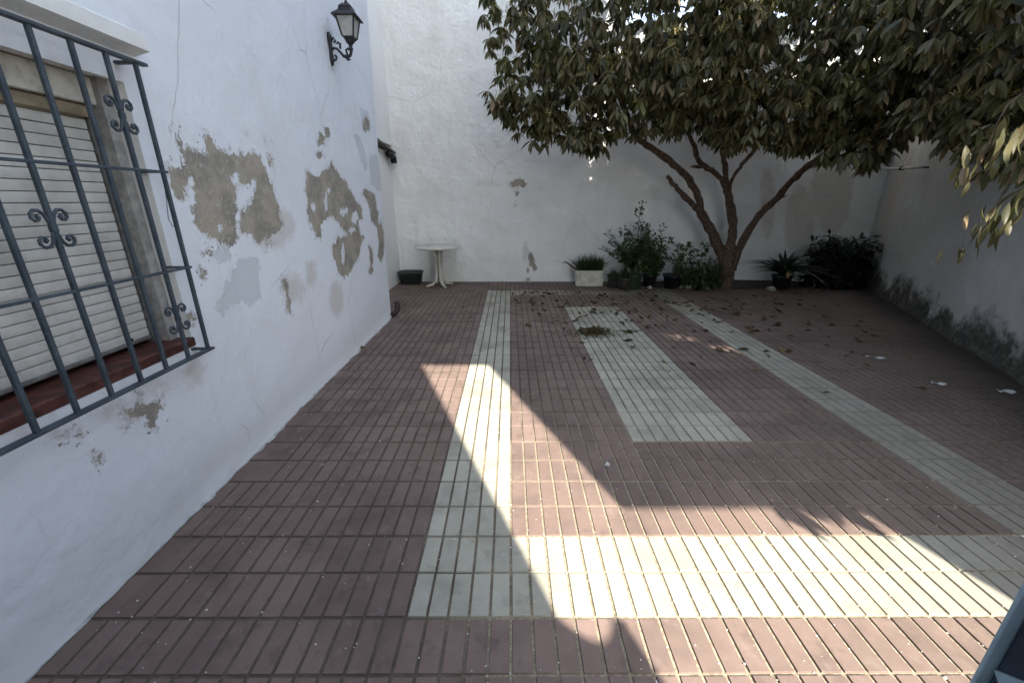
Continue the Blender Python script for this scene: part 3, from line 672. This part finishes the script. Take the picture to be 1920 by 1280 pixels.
limb('snag', [(1318, 312), (1303, 312), (1295, 313)], [7, 6.97, 6.95], 0.0351, 0.0096)
limb('snag', [(1300, 392), (1297, 380), (1295, 374)], [7.05, 7.03, 7.0], 0.0156, 0.0064)
limb('branch', [(1990, 190), (1950, 225), (1915, 262), (1880, 290), (1850, 305)], [2.7, 2.75, 2.85, 2.9, 3.0], 0.0156, 0.0064)
# crown: clumps given as (pixel centre, depth Y, radius x, radius z in metres, radius y, whorls)
CL = [(960,40,6.6,.50,.55,.6,45),(1000,160,6.6,.55,.60,.6,75),(1010,225,6.5,.42,.28,.4,38),(945,195,6.5,.24,.22,.3,20),(1080,60,6.2,.75,.75,.8,100),(1090,170,6.2,.70,.60,.7,95),(1110,250,6.1,.45,.20,.4,34),
      (1200,60,6.0,.8,.75,.9,105),(1200,170,6.0,.75,.50,.8,95),(1290,40,6.3,.8,.75,.9,105),(1300,165,5.9,.75,.50,.8,100),(1385,60,5.4,.36,.6,.35,85),(1400,-50,5.5,.5,.5,.4,70),(1400,200,5.8,.7,.38,.8,90),(1410,245,5.8,.5,.22,.5,34),
      (1500,70,6.3,.8,.75,.9,105),(1500,190,5.8,.75,.45,.8,95),(1490,255,5.9,.40,.18,.4,28),(1600,70,5.5,.8,.7,1.,105),(1600,190,5.5,.75,.45,.9,95),(1610,265,5.3,.35,.28,.4,32),(1690,80,5.2,.75,.75,1.,100),(1660,230,5.8,.45,.35,.6,50),
      (1780,60,4.6,.7,.7,1.,100),(1790,165,4.5,.55,.38,.8,70),(1870,60,4.0,.6,.6,.9,95),(1900,170,3.8,.5,.4,.8,75),(1850,215,3.9,.3,.14,.4,22),(1930,250,3.1,.22,.30,.3,22),
      (1050,-120,6.4,1.0,.7,1.,60),(1250,-140,6.9,1.2,.8,.9,120),(1480,-140,6.9,1.2,.8,.8,120),(1700,-120,5.2,1.2,.8,1.3,80),(1900,-100,4.2,1.1,.8,1.2,60),
      (1450,40,6.9,1.2,.8,.5,90),(1650,100,6.7,1.0,.7,.6,90),(1250,100,7.0,1.2,.7,.5,90),(1560,230,6.9,.7,.25,.4,40)]
CLW = [(3.6,3.4,4.0,.9,.8,.5,80),(4.2,2.2,3.7,.9,.8,.5,70),(3.4,2.2,4.1,.9,.8,.5,70),(3.2,1.0,3.7,.7,.8,.45,55),(3.1,0.0,3.1,.5,.6,.4,34),(3.2,-.75,2.2,.24,.2,.5,22),(4.6,4.6,4.0,.8,.9,.6,80),(5.3,6.0,3.8,.7,.9,.6,70),(4.6,5.5,4.9,1.2,1.4,.5,120),(4.3,3.2,4.2,.9,1.0,.4,100),(2.2,6.3,3.1,.5,.4,.72,85),(5.4,7.0,4.2,.9,.7,.6,90),(1.6,4.9,4.8,.8,.9,.4,80),(2.0,6.8,5.6,1.4,1.0,.4,130),(3.6,7.0,5.4,1.4,.8,.5,150),(5.0,6.4,5.2,1.3,1.3,.5,150),(4.9,4.6,5.0,.9,1.2,.4,120),(4.0,2.0,4.2,1.0,1.0,.4,110)]  # extra crown clumps, mostly out of view, added to deepen the shade
crown = Leaves(); flw = Leaves(); singles = []
def whorl(c, nl, Lg, fl=False, near=False):
    for i in range(nl):
        a = 2 * math.pi * (i + RNG.random()) / nl; dz = RNG.normal(-1.15, .5); d = np.array([math.cos(a), math.sin(a), dz])
        l = Lg * RNG.uniform(.5, 1.35); p_ = c + d / np.linalg.norm(d) * .012
        if near: singles.append((p_, d, l))
        else: crown.add(p_, d, l, RNG.uniform(.85, 1.25))
    if fl:
        for i in range(30):
            d = RNG.normal(0, 1, 3) + np.array([0, 0, .6]); flw.add(c + RNG.normal(0, .03, 3), d, RNG.uniform(.04, .09), .5)
for (cx, cy_, Y, rx, rz, ry, n) in CL + CLW:
    c0, rx, ry, rz = (onY(cx, cy_, Y), rx, ry, rz) if cx > 100 else (np.array([cx, cy_, Y]), rx, rz, ry)
    for i in range(n):
        while True:
            u_ = RNG.uniform(-1, 1, 3)
            if u_ @ u_ < 1: break
        u_ = u_ * (.55 + .45 * RNG.random()) if False else u_
        p_ = c0 + u_ * np.array([rx, ry, rz])
        if p_[1] > BACK_Y - .12: p_[1] = BACK_Y - .12 - RNG.random() * .2
        dW = (p_[0] - RW0.x) * RWN.x + (p_[1] - RW0.y) * RWN.y
        if dW < .1: p_ = p_ + np.array(RWN) * (.12 - dW + RNG.random() * .2)
        whorl(p_, RNG.integers(11, 17), .138, RNG.random() < .22)
# twig tips picked out along the lower fringe: each leaf here is a part of its own
for (x, y, Y) in [(1000,262,6.4),(1020,268,6.4),(1085,270,5.9),(1105,275,5.9),(1130,272,5.9),(925,190,6.3),(915,170,6.3),(1255,248,6.0),(1225,240,6.0),(1330,235,5.6),(1345,250,5.6),(1400,262,5.6),(1440,262,5.6),(1475,268,5.4),(1545,285,5.2),(1575,292,4.9),(1600,285,4.8),(1625,285,4.9),(1770,225,4.3),(1800,238,4.2),
                  (1880,250,2.9),(1905,300,2.7),(1925,350,2.6),(1900,260,2.9),(1850,262,3.2),(1835,275,3.2)]:
    whorl(onY(x, y, Y), 9, .17 if Y > 3.5 else .125, False, True)
cro = tag(obj('crown', crown.mesh('crown', TB), M['leaf'], tree), kind='stuff')
tag(obj('blossom', flw.mesh('blossom', TB), M['flower'], tree), kind='stuff')
beam = np.array([SUN_H.x, SUN_H.y, math.tan(SUN_EL)])
for (x, z, ex, ez) in ((2.755, 1.745, .14, .14), (2.918, 1.37, .12, .15)):         # hanging sprays that catch the sun let in by the two added holes
    sp = [np.array([2.95 + RNG.uniform(-.05, .05), 2.62, 2.12]), np.array([x + .06, 2.62, z + ez + .12]), np.array([x, 2.6, z]), np.array([x - .03, 2.58, z - ez * .7])]
    lbuild(tree, MB().tube(smooth_path(sp), .004, 5), 'twig', M['bark'], True)
    for i in range(34):
        c0 = np.array([x + RNG.uniform(-ex, ex) * .8, 2.6, z + RNG.uniform(-ez, ez) + .05]) + beam * RNG.uniform(-.10, .12)
        singles.insert(0, (c0, np.array([RNG.normal(0, .35), RNG.normal(0, .35), -1.2]), RNG.uniform(.10, .15)))
M['leafpart'] = leaf_mat('avocado_leaf_single', (.030, .034, .016), (.140, .124, .058), (.21, .15, .08), .14, .42, .18, .28, per_object=True)
lm = mesh_from('leaf', LEAF_V, LEAF_F, True); lm.materials.append(M['leafpart'])
for p_, d, l in singles[:298]:
    o = bpy.data.objects.new('leaf', lm); COL.objects.link(o); o.parent = tree
    Rm = orient(np.asarray(d, float), np.array([0, 0, 1.]) + RNG.normal(0, .35, 3))
    M4 = Matrix.Identity(4)
    for r_ in range(3):
        for c_ in range(3): M4[r_][c_] = Rm[r_, c_] * l
    o.matrix_local = Matrix.Translation(Vector((p_ - TB).tolist())) @ M4

# ================================================================== TABLE AND TUB
tb = empty('garden_table', (-1.30, 7.50, 0), R(12), 'round white plastic garden table on a curved four footed pedestal', 'table')
MB().lathe([(.0, .675), (.18, .678), (.36, .684), (.405, .688), (.418, .700), (.412, .712), (.0, .716)], 40).build('table_top', M['pvc'], tb, True)
for a in (20, 110, 200, 290):
    ca, sa = math.cos(R(a)), math.sin(R(a))
    pr = [(.19, .672), (.10, .655), (.052, .60), (.046, .42), (.052, .20), (.075, .09), (.14, .045), (.26, .022)]
    MB().tube([(r_ * ca, r_ * sa, z) for r_, z in pr], [.016, .022, .028, .028, .030, .032, .028, .018], 8).build('leg', M['pvc'], tb, True)
MB().lathe([(.03, .55), (.05, .60), (.05, .674)], 12).build('hub', M['guide'], tb)
q = onZ(776, 529)
tub = empty('plastic_tub', (-1.88, 7.74, 0), 0, 'dark green plastic tub on the floor in the corner by the table', 'tub')
b = MB(); N = 28
def rr_ring(a, c, z, n=N, pw=4):
    r = []
    for i in range(n):
        t = 2 * math.pi * i / n; ct, st = math.cos(t), math.sin(t)
        k_ = (abs(ct) ** pw + abs(st) ** pw) ** (-1 / pw); r.append((a * k_ * ct, c * k_ * st, z))
    return r
def rings(b, rs):
    base = len(b.v); n = len(rs[0])
    for r_ in rs: b.v += r_
    for i in range(len(rs) - 1):
        for j in range(n):
            k_ = (j + 1) % n; b.f.append((base + i * n + j, base + i * n + k_, base + (i + 1) * n + k_, base + (i + 1) * n + j))
    b.f.append(tuple(base + (len(rs) - 1) * n + j for j in range(n))); b.f.append(tuple(base + j for j in reversed(range(n))))
rings(b, [rr_ring(.185, .12, .0), rr_ring(.215, .145, .20), rr_ring(.232, .158, .205), rr_ring(.232, .158, .235), rr_ring(.205, .135, .235), rr_ring(.18, .115, .06)])
b.build('body', M['tub'], tub, True)

# ================================================================== POTS AND PLANTS
def soil_disc(root, r_, z): return MB().lathe([(r_, z - .02), (r_ * .98, z), (r_ * .4, z + .012), (0.01, z + .014)], 16).build('soil', M['soil'], root, True)
def pot(root, r0, r1, h_, mat):
    b = MB().lathe([(r0, 0), (r1 * .97, h_ * .86), (r1 * 1.06, h_ * .87), (r1 * 1.07, h_), (r1 * .95, h_), (r1 * .92, h_ - .03), (r1 * .5, h_ - .031)], 22)
    b.build('pot', mat, root, True); soil_disc(root, r1 * .93, h_ - .03)
SL_V, SL_F = leaf_geo(1, .75, .2, .2)
def bush(root, n_st, hmin, hmax, spread, nleaf, Lg, mat, z0=.2, wide=1., bias=(0, 0), bare=.25, base=(.02, .02)):
    lv = Leaves(); b = MB()
    for i in range(n_st):
        a = RNG.random() * 6.283; h_ = RNG.uniform(hmin, hmax); sp = spread * RNG.uniform(.3, 1)
        p = [np.array([base[0] * math.cos(a) * RNG.random(), base[1] * math.sin(a) * RNG.random(), z0 - .05])]; o2 = p[0]
        for k_ in range(1, 7):
            t = k_ / 6; p.append(np.array([math.cos(a) * sp * t ** 1.3 + bias[0] * t, math.sin(a) * sp * .7 * t ** 1.3 + bias[1] * t, z0 + h_ * t]) + o2 * np.array([1, 1, 0]) * (1 - .6 * t) + RNG.normal(0, .018, 3))
        b.tube(p, [.007 - .0009 * k_ for k_ in range(7)], 5)
        for j in range(nleaf):
            t = bare + (1 - bare) * RNG.random(); k_ = min(5, int(t * 6)); q = p[k_] + (p[k_ + 1] - p[k_]) * (t * 6 - k_)
            d = RNG.normal(0, 1, 3); d[2] = d[2] * .5 - .1; lv.add(q + d * .025, d, Lg * RNG.uniform(.6, 1.3), wide, SL_V, SL_F)
    b.build('stems', M['bark'], root, True)
    return tag(obj('foliage', lv.mesh('foliage'), mat, root), kind='stuff')
def blades(root, n, Lg, W, spread, z0, mat, rect=None, name='blades', kind=True, droop=1.0):
    b = MB()
    for i in range(n):
        a = RNG.random() * 6.283; l = Lg * RNG.uniform(.6, 1.15); sp = spread * RNG.uniform(.1, 1)
        o = np.array([RNG.uniform(-rect[0], rect[0]), RNG.uniform(-rect[1], rect[1]), z0]) if rect else np.array([RNG.normal(0, .02), RNG.normal(0, .02), z0])
        dr = np.array([math.cos(a), math.sin(a), 0]); sd_ = np.array([-math.sin(a), math.cos(a), 0]); base = len(b.v); ns = 5
        for k_ in range(ns + 1):
            t = k_ / ns; q = o + dr * l * sp * t ** 1.4 + np.array([0, 0, l * (t - droop * sp * .55 * t * t)]); ww = W * (1 - t ** 2.2) * .5 + .0008
            b.v += [tuple(q - sd_ * ww), tuple(q + np.array([0, 0, -ww * .5])), tuple(q + sd_ * ww)]
        for k_ in range(ns):
            q = base + 3 * k_; b.f += [(q, q + 3, q + 4, q + 1), (q + 1, q + 4, q + 5, q + 2)]
    o = b.build(name, mat, root, True); 
    if kind: tag(o, kind='stuff')
    return o
pl = empty('white_planter', (1.46, 7.58, 0), 0, 'long white planter trough with grassy plants against the back wall', 'planter')
b = MB(); rings(b, [rr_ring(.25, .11, .0, 32, 6), rr_ring(.265, .125, .24, 32, 6), rr_ring(.28, .14, .245, 32, 6), rr_ring(.28, .14, .285, 32, 6), rr_ring(.255, .115, .285, 32, 6), rr_ring(.25, .11, .25, 32, 6)])
b.build('trough', M['pvc'], pl, False)
blades(pl, 700, .34, .008, .9, .25, M['grass'], (.22, .08))
b = MB()
for (dx, l, tw) in ((-.20, .30, .9), (-.16, .26, .6), (-.12, .22, .5)): b.tube([(dx, -.02, .26), (dx - l * .4 * tw, -.03, .33), (dx - l * .75 * tw, -.04, .40), (dx - l * tw, -.05, .44), (dx - l * 1.02 * tw - .02, -.05, .40)], [.016, .016, .014, .012, .006], 6)
b.build('dry_stalks', M['dead'], pl, True)
def at(x, y): q = onZ(x, y); return (float(q[0]), float(q[1]), 0)
p1 = empty('potted_shrub', (2.20, 7.30, 0), 0, 'bushy light green shrub in a green pot beside the white planter', 'plant')
pot(p1, .12, .15, .26, M['greenpot']); bush(p1, 44, .35, .88, .66, 70, .056, M['smallleaf'], .26)
lv = Leaves(); b = MB(); pth = [(0, 0, .3), (.0, .02, .7), (.02, .03, 1.0), (.0, .03, 1.25), (.03, .02, 1.46)]; b.tube(pth, [.008, .007, .006, .005, .003], 5)
for i in range(90):
    t = RNG.uniform(.4, 1) * 4; k_ = min(3, int(t)); q = np.array(pth[k_]) * (1 - t + k_) + np.array(pth[k_ + 1]) * (t - k_); d = RNG.normal(0, 1, 3); lv.add(q + d * .03, d, .05 * RNG.uniform(.6, 1.2), 1, SL_V, SL_F)
b.build('leader', M['bark'], p1, True); tag(obj('leader_foliage', lv.mesh('leader_foliage'), M['smallleaf'], p1), kind='stuff')
p2 = empty('black_pot_plant', (1.86, 7.38, 0), 0, 'small square black pot with trailing greenery in front of the white planter', 'plant')
b = MB(); rings(b, [rr_ring(.075, .075, 0, 24, 8), rr_ring(.095, .095, .19, 24, 8), rr_ring(.102, .102, .20, 24, 8), rr_ring(.102, .102, .22, 24, 8), rr_ring(.088, .088, .22, 24, 8), rr_ring(.085, .085, .19, 24, 8)]); b.build('pot', M['blackpot'], p2)
blades(p2, 160, .20, .006, 1.4, .19, M['grass'], droop=1.5)
p3 = empty('trailing_plant', (2.02, 7.22, 0), 0, 'brown pot overhung by thin trailing stems between black and green pots', 'plant')
pot(p3, .08, .10, .2, M['brownpot']); blades(p3, 260, .34, .006, 1.1, .18, M['grass'], droop=2.1)
p4 = empty('round_black_pot', (2.92, 7.34, 0), 0, 'round black pot with a thin climbing plant near the tree trunk', 'plant')
pot(p4, .13, .17, .24, M['blackpot']); bush(p4, 8, .30, .62, .42, 22, .075, M['smallleaf'], .22, 1.0, (.22, 0), .45)
p5 = empty('low_shrub', (3.38, 7.30, 0), 0, 'low dark green shrub growing at the foot of the tree', 'shrub')
bush(p5, 80, .25, .50, .45, 44, .06, M['smallleaf'], .02, .8, bare=.02, base=(.35, .2))
p6 = empty('green_plant', (2.55, 7.48, 0), 0, 'leafy plant filling the gap behind the round black pot', 'plant')
pot(p6, .10, .13, .22, M['blackpot']); bush(p6, 34, .18, .55, .45, 44, .06, M['smallleaf'], .2, bare=.1)
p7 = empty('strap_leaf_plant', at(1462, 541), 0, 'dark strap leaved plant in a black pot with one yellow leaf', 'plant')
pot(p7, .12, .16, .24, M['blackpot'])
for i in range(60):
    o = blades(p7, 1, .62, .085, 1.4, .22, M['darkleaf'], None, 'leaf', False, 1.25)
lv = Leaves()
for i in range(3): lv.add((-.03 + .04 * i, -.15, .36), (RNG.normal(0, .2), -.3, -1), .16, 1.1)
tag(obj('yellow_leaf', lv.mesh('yellow_leaf'), M['yellowleaf'], p7), 'yellowed drooping leaf')
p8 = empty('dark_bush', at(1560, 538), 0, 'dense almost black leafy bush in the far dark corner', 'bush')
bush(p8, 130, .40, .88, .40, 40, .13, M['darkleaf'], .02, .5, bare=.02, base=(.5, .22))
# soil bed and stones
b = MB(); N = 40; bed = []
for i in range(N): t = 2 * math.pi * i / N; bed.append((4.1 + 1.9 * math.cos(t) * (1 + .06 * math.sin(5 * t)), 7.62 + .40 * math.sin(t) * (1 + .15 * math.sin(3 * t + 1)), 0))
b.v = [(4.1, 7.62, .05)] + [(x, y, .004) for x, y, _ in bed] + [(4.1 + (x - 4.1) * .7, 7.62 + (y - 7.62) * .7, .045) for x, y, _ in bed]
b.f = [(1 + i, 1 + (i + 1) % N, 1 + N + (i + 1) % N, 1 + N + i) for i in range(N)] + [(0, 1 + N + i, 1 + N + (i + 1) % N) for i in range(N)]
tag(b.build('soil_bed', M['soil'], None, True), kind='structure')
def rock(seed, r_):
    bm = bmesh.new(); bmesh.ops.create_icosphere(bm, subdivisions=2, radius=r_)
    for v_ in bm.verts: v_.co *= 1 + .35 * mnoise.noise(v_.co * (1.4 / r_) + Vector((seed * 3.1, 0, 0))); v_.co.z *= .7
    me = bpy.data.meshes.new('stone'); bm.to_mesh(me); bm.free(); return me
for i, (x, y, r_) in enumerate([(1218,541,.045),(1275,540,.055),(1291,541,.07),(1300,539,.05),(1325,542,.06),(1338,541,.04),(1262,541,.035),(1445,545,.07)]):
    o = obj('stone', rock(i, r_), M['stone']); q = at(x, y); o.location = (q[0], q[1], r_ * .5)
    tag(o, 'pale rough stone edging the soil bed under the tree', 'stone', 'stones edging the soil bed')

# ================================================================== FALLEN LEAVES AND LITTER
def dead_mesh(seed):
    rr = random.Random(seed); v, f = leaf_geo(1, rr.uniform(.34, .5), rr.uniform(-.45, .1), rr.uniform(.3, 1.1))
    v = np.array([(x, y + .08 * math.sin(3 * x + seed), z + .05 * math.sin(7 * x + 9 * y + seed)) for x, y, z in v]); v[:, 0] -= .5
    v[:, 2] -= v[:, 2].min(); me = mesh_from('fallen_leaf', v, f, True); me.materials.append(M['dead']); return me
DM = [dead_mesh(i) for i in range(8)]
YL = DM[1].copy(); YL.materials.clear(); YL.materials.append(M['litter'])
known = [(980,553),(1005,548),(1018,556),(1000,568),(960,570),(1010,590),(1040,578),(1055,575),(1047,602),(1060,606),(1035,606),(1080,603),(1088,598),(990,611),(1037,626),(868,578),(885,595),(935,541),(1025,545),(1060,548),(1086,550),(1110,567),(1120,560),(1087,588),(1145,585),(1160,583),(1175,600),(1155,590),(1190,584),(1185,602),(1230,610),(1298,684),(1394,657),(1437,660),(1510,751),(1549,737),(1670,648),(1605,637),(1612,642),(1715,725),(1345,605),(1316,606),(1420,620),(1440,620),(1515,605),(1290,575),(1325,580),(1460,585),(1500,570),(1375,580),(1405,590),(1450,595),(1250,595),(1265,570),(1210,570),(1240,580),(1200,552),(1230,556),(1335,560),(1360,566),(1395,572)]
pts_ = [(x, y) for x, y in known]
while len(pts_) < 120:
    pts_.append((RNG.uniform(980, 1480), 547 + abs(RNG.normal(0, 26))))
while len(pts_) < 250:
    x = RNG.uniform(960, 1800); y = 545 + abs(RNG.normal(0, 60))
    if y < 760 and x < 1540 + (y - 545) * 1.3 and RNG.random() < (1.1 if x > 1150 else .6): pts_.append((x, y))
for i, (x, y) in enumerate(pts_):
    q = onZ(x, y)
    if q[1] > 7.2 and q[0] > 1.2: continue
    if (q[0] - RW0.x) * RWN.x + (q[1] - RW0.y) * RWN.y < .15: continue
    o = bpy.data.objects.new('fallen_leaf', DM[i % 8]); COL.objects.link(o)
    s = RNG.uniform(.05, .135) * (1 if q[1] > 4 else .6)
    o.location = (q[0], q[1], .002); o.scale = (s, s, s); o.rotation_euler = (RNG.normal(0, .12), RNG.normal(0, .12), RNG.uniform(0, 6.28))
    if (x, y) == (1394, 657): o.data = YL; o.scale = (.13,) * 3; o.rotation_euler = (0, 0, 0)
    lab = {(1298, 684): 'curled reddish brown leaf standing up on red tiles between the pale stripes', (1394, 657): 'flat yellowish leaf lying on the edge of the long pale stripe'}.get((x, y), 'curled brown dead leaf lying on the courtyard tiles')
    tag(o, lab, 'leaf', 'fallen leaves on the tiles')
q = onZ(677, 653); o = bpy.data.objects.new('fallen_leaf', DM[2]); COL.objects.link(o); o.location = (q[0], q[1], .002); o.scale = (.12,) * 3; o.rotation_euler = (0, 0, .1)
tag(o, 'single dark red brown leaf at the foot of the peeling house wall', 'leaf', 'fallen leaves on the tiles')
c0 = onZ(1115, 624); lit = Leaves()
for i in range(1500):
    a = RNG.random() * 6.283; r_ = abs(RNG.normal(0, .42)); px, py = r_ * math.cos(a) * .36, r_ * math.sin(a) * .24
    hh = .075 * max(0, 1 - r_ * 1.1); lit.add((px, py, hh * RNG.random() + .004), (RNG.normal(), RNG.normal(), RNG.normal(0, .25)), RNG.uniform(.02, .06), RNG.uniform(.25, .9))
o = obj('litter_heap', lit.mesh('litter_heap'), M['litter']); o.location = (c0[0], c0[1], 0); tag(o, 'small heap of dry mossy litter on the pale striped tiles', 'litter', kind='stuff')
c0 = onZ(1182, 622); lit = Leaves()
for i in range(160):
    lit.add((RNG.normal(0, .07), RNG.normal(0, .025), RNG.random() * .02 + .003), (RNG.normal(), RNG.normal(), RNG.normal(0, .2)), RNG.uniform(.02, .05), .6)
o = obj('litter_wisp', lit.mesh('litter_wisp'), M['litter']); o.location = (c0[0], c0[1], 0); tag(o, 'thin wisp of dry litter beside the larger mossy heap', 'litter', kind='stuff')
# plaster crumbs
b = MB()
def crumb(x, y, r_):
    v = [(x + r_ * RNG.uniform(.6, 1.4) * a, y + r_ * RNG.uniform(.6, 1.4) * c, z * r_ * RNG.uniform(.6, 1.2)) for a, c, z in ((-1, -1, 0), (1, -1, 0), (1, 1, 0), (-1, 1, 0), (-.6, -.6, 1), (.6, -.6, 1), (.6, .6, .9), (-.6, .6, .9))]
    b.add(v, [(4, 5, 6, 7), (0, 1, 5, 4), (1, 2, 6, 5), (2, 3, 7, 6), (3, 0, 4, 7)])
for i in range(620):
    m_ = RNG.random()
    if m_ < .35: x, y = HX + abs(RNG.normal(0, .5)) + .02, RNG.uniform(.7, 5.3)
    elif m_ < .75: x, y = RNG.uniform(-.6, 2.6), .8 + abs(RNG.normal(0, .8))
    else: x, y = RNG.uniform(-1.5, 3.5), RNG.uniform(.7, 6.5)
    if RNG.random() < .45 and m_ >= .35: x = round(x / .08) * .08 + RNG.normal(0, .004)
    crumb(x, y, RNG.uniform(.0009, .0026) * (1.6 if RNG.random() < .08 else 1))
tag(b.build('plaster_crumbs', M['crumb']), 'tiny white crumbs of fallen plaster scattered over the tiles', 'debris', kind='stuff')
def scrap(x, y, a, c, rz, label):
    q = onZ(x, y); v = []; f = []
    for i in range(5):
        for j in range(3): v.append(((i / 4 - .5) * a * (1 - .2 * (j == 2)), (j / 2 - .5) * c, .006 + .010 * math.sin(i * 1.7 + j)))
    f = [(3 * i + j, 3 * i + 3 + j, 3 * i + 4 + j, 3 * i + 1 + j) for i in range(4) for j in range(2)]
    o = obj('paper_scrap', mesh_from('paper_scrap', v, f), M['paper']); o.location = (q[0], q[1], .003); o.rotation_euler = (0, 0, rz)
    sm = o.modifiers.new('thick', 'SOLIDIFY'); sm.thickness = .001
    tag(o, label, 'paper')
scrap(1137, 873, .034, .026, .5, 'small bluish white paper scrap on red tiles at the edge of shade')
scrap(1758, 720, .10, .035, -.35, 'white crumpled paper strip near the mossy boundary wall')
scrap(1884, 735, .12, .05, -.1, 'dull white wrapper lying near the foot of the boundary wall')
scrap(1640, 671, .16, .02, -.4, 'thin pale twig like strip on the dirty red tiles')
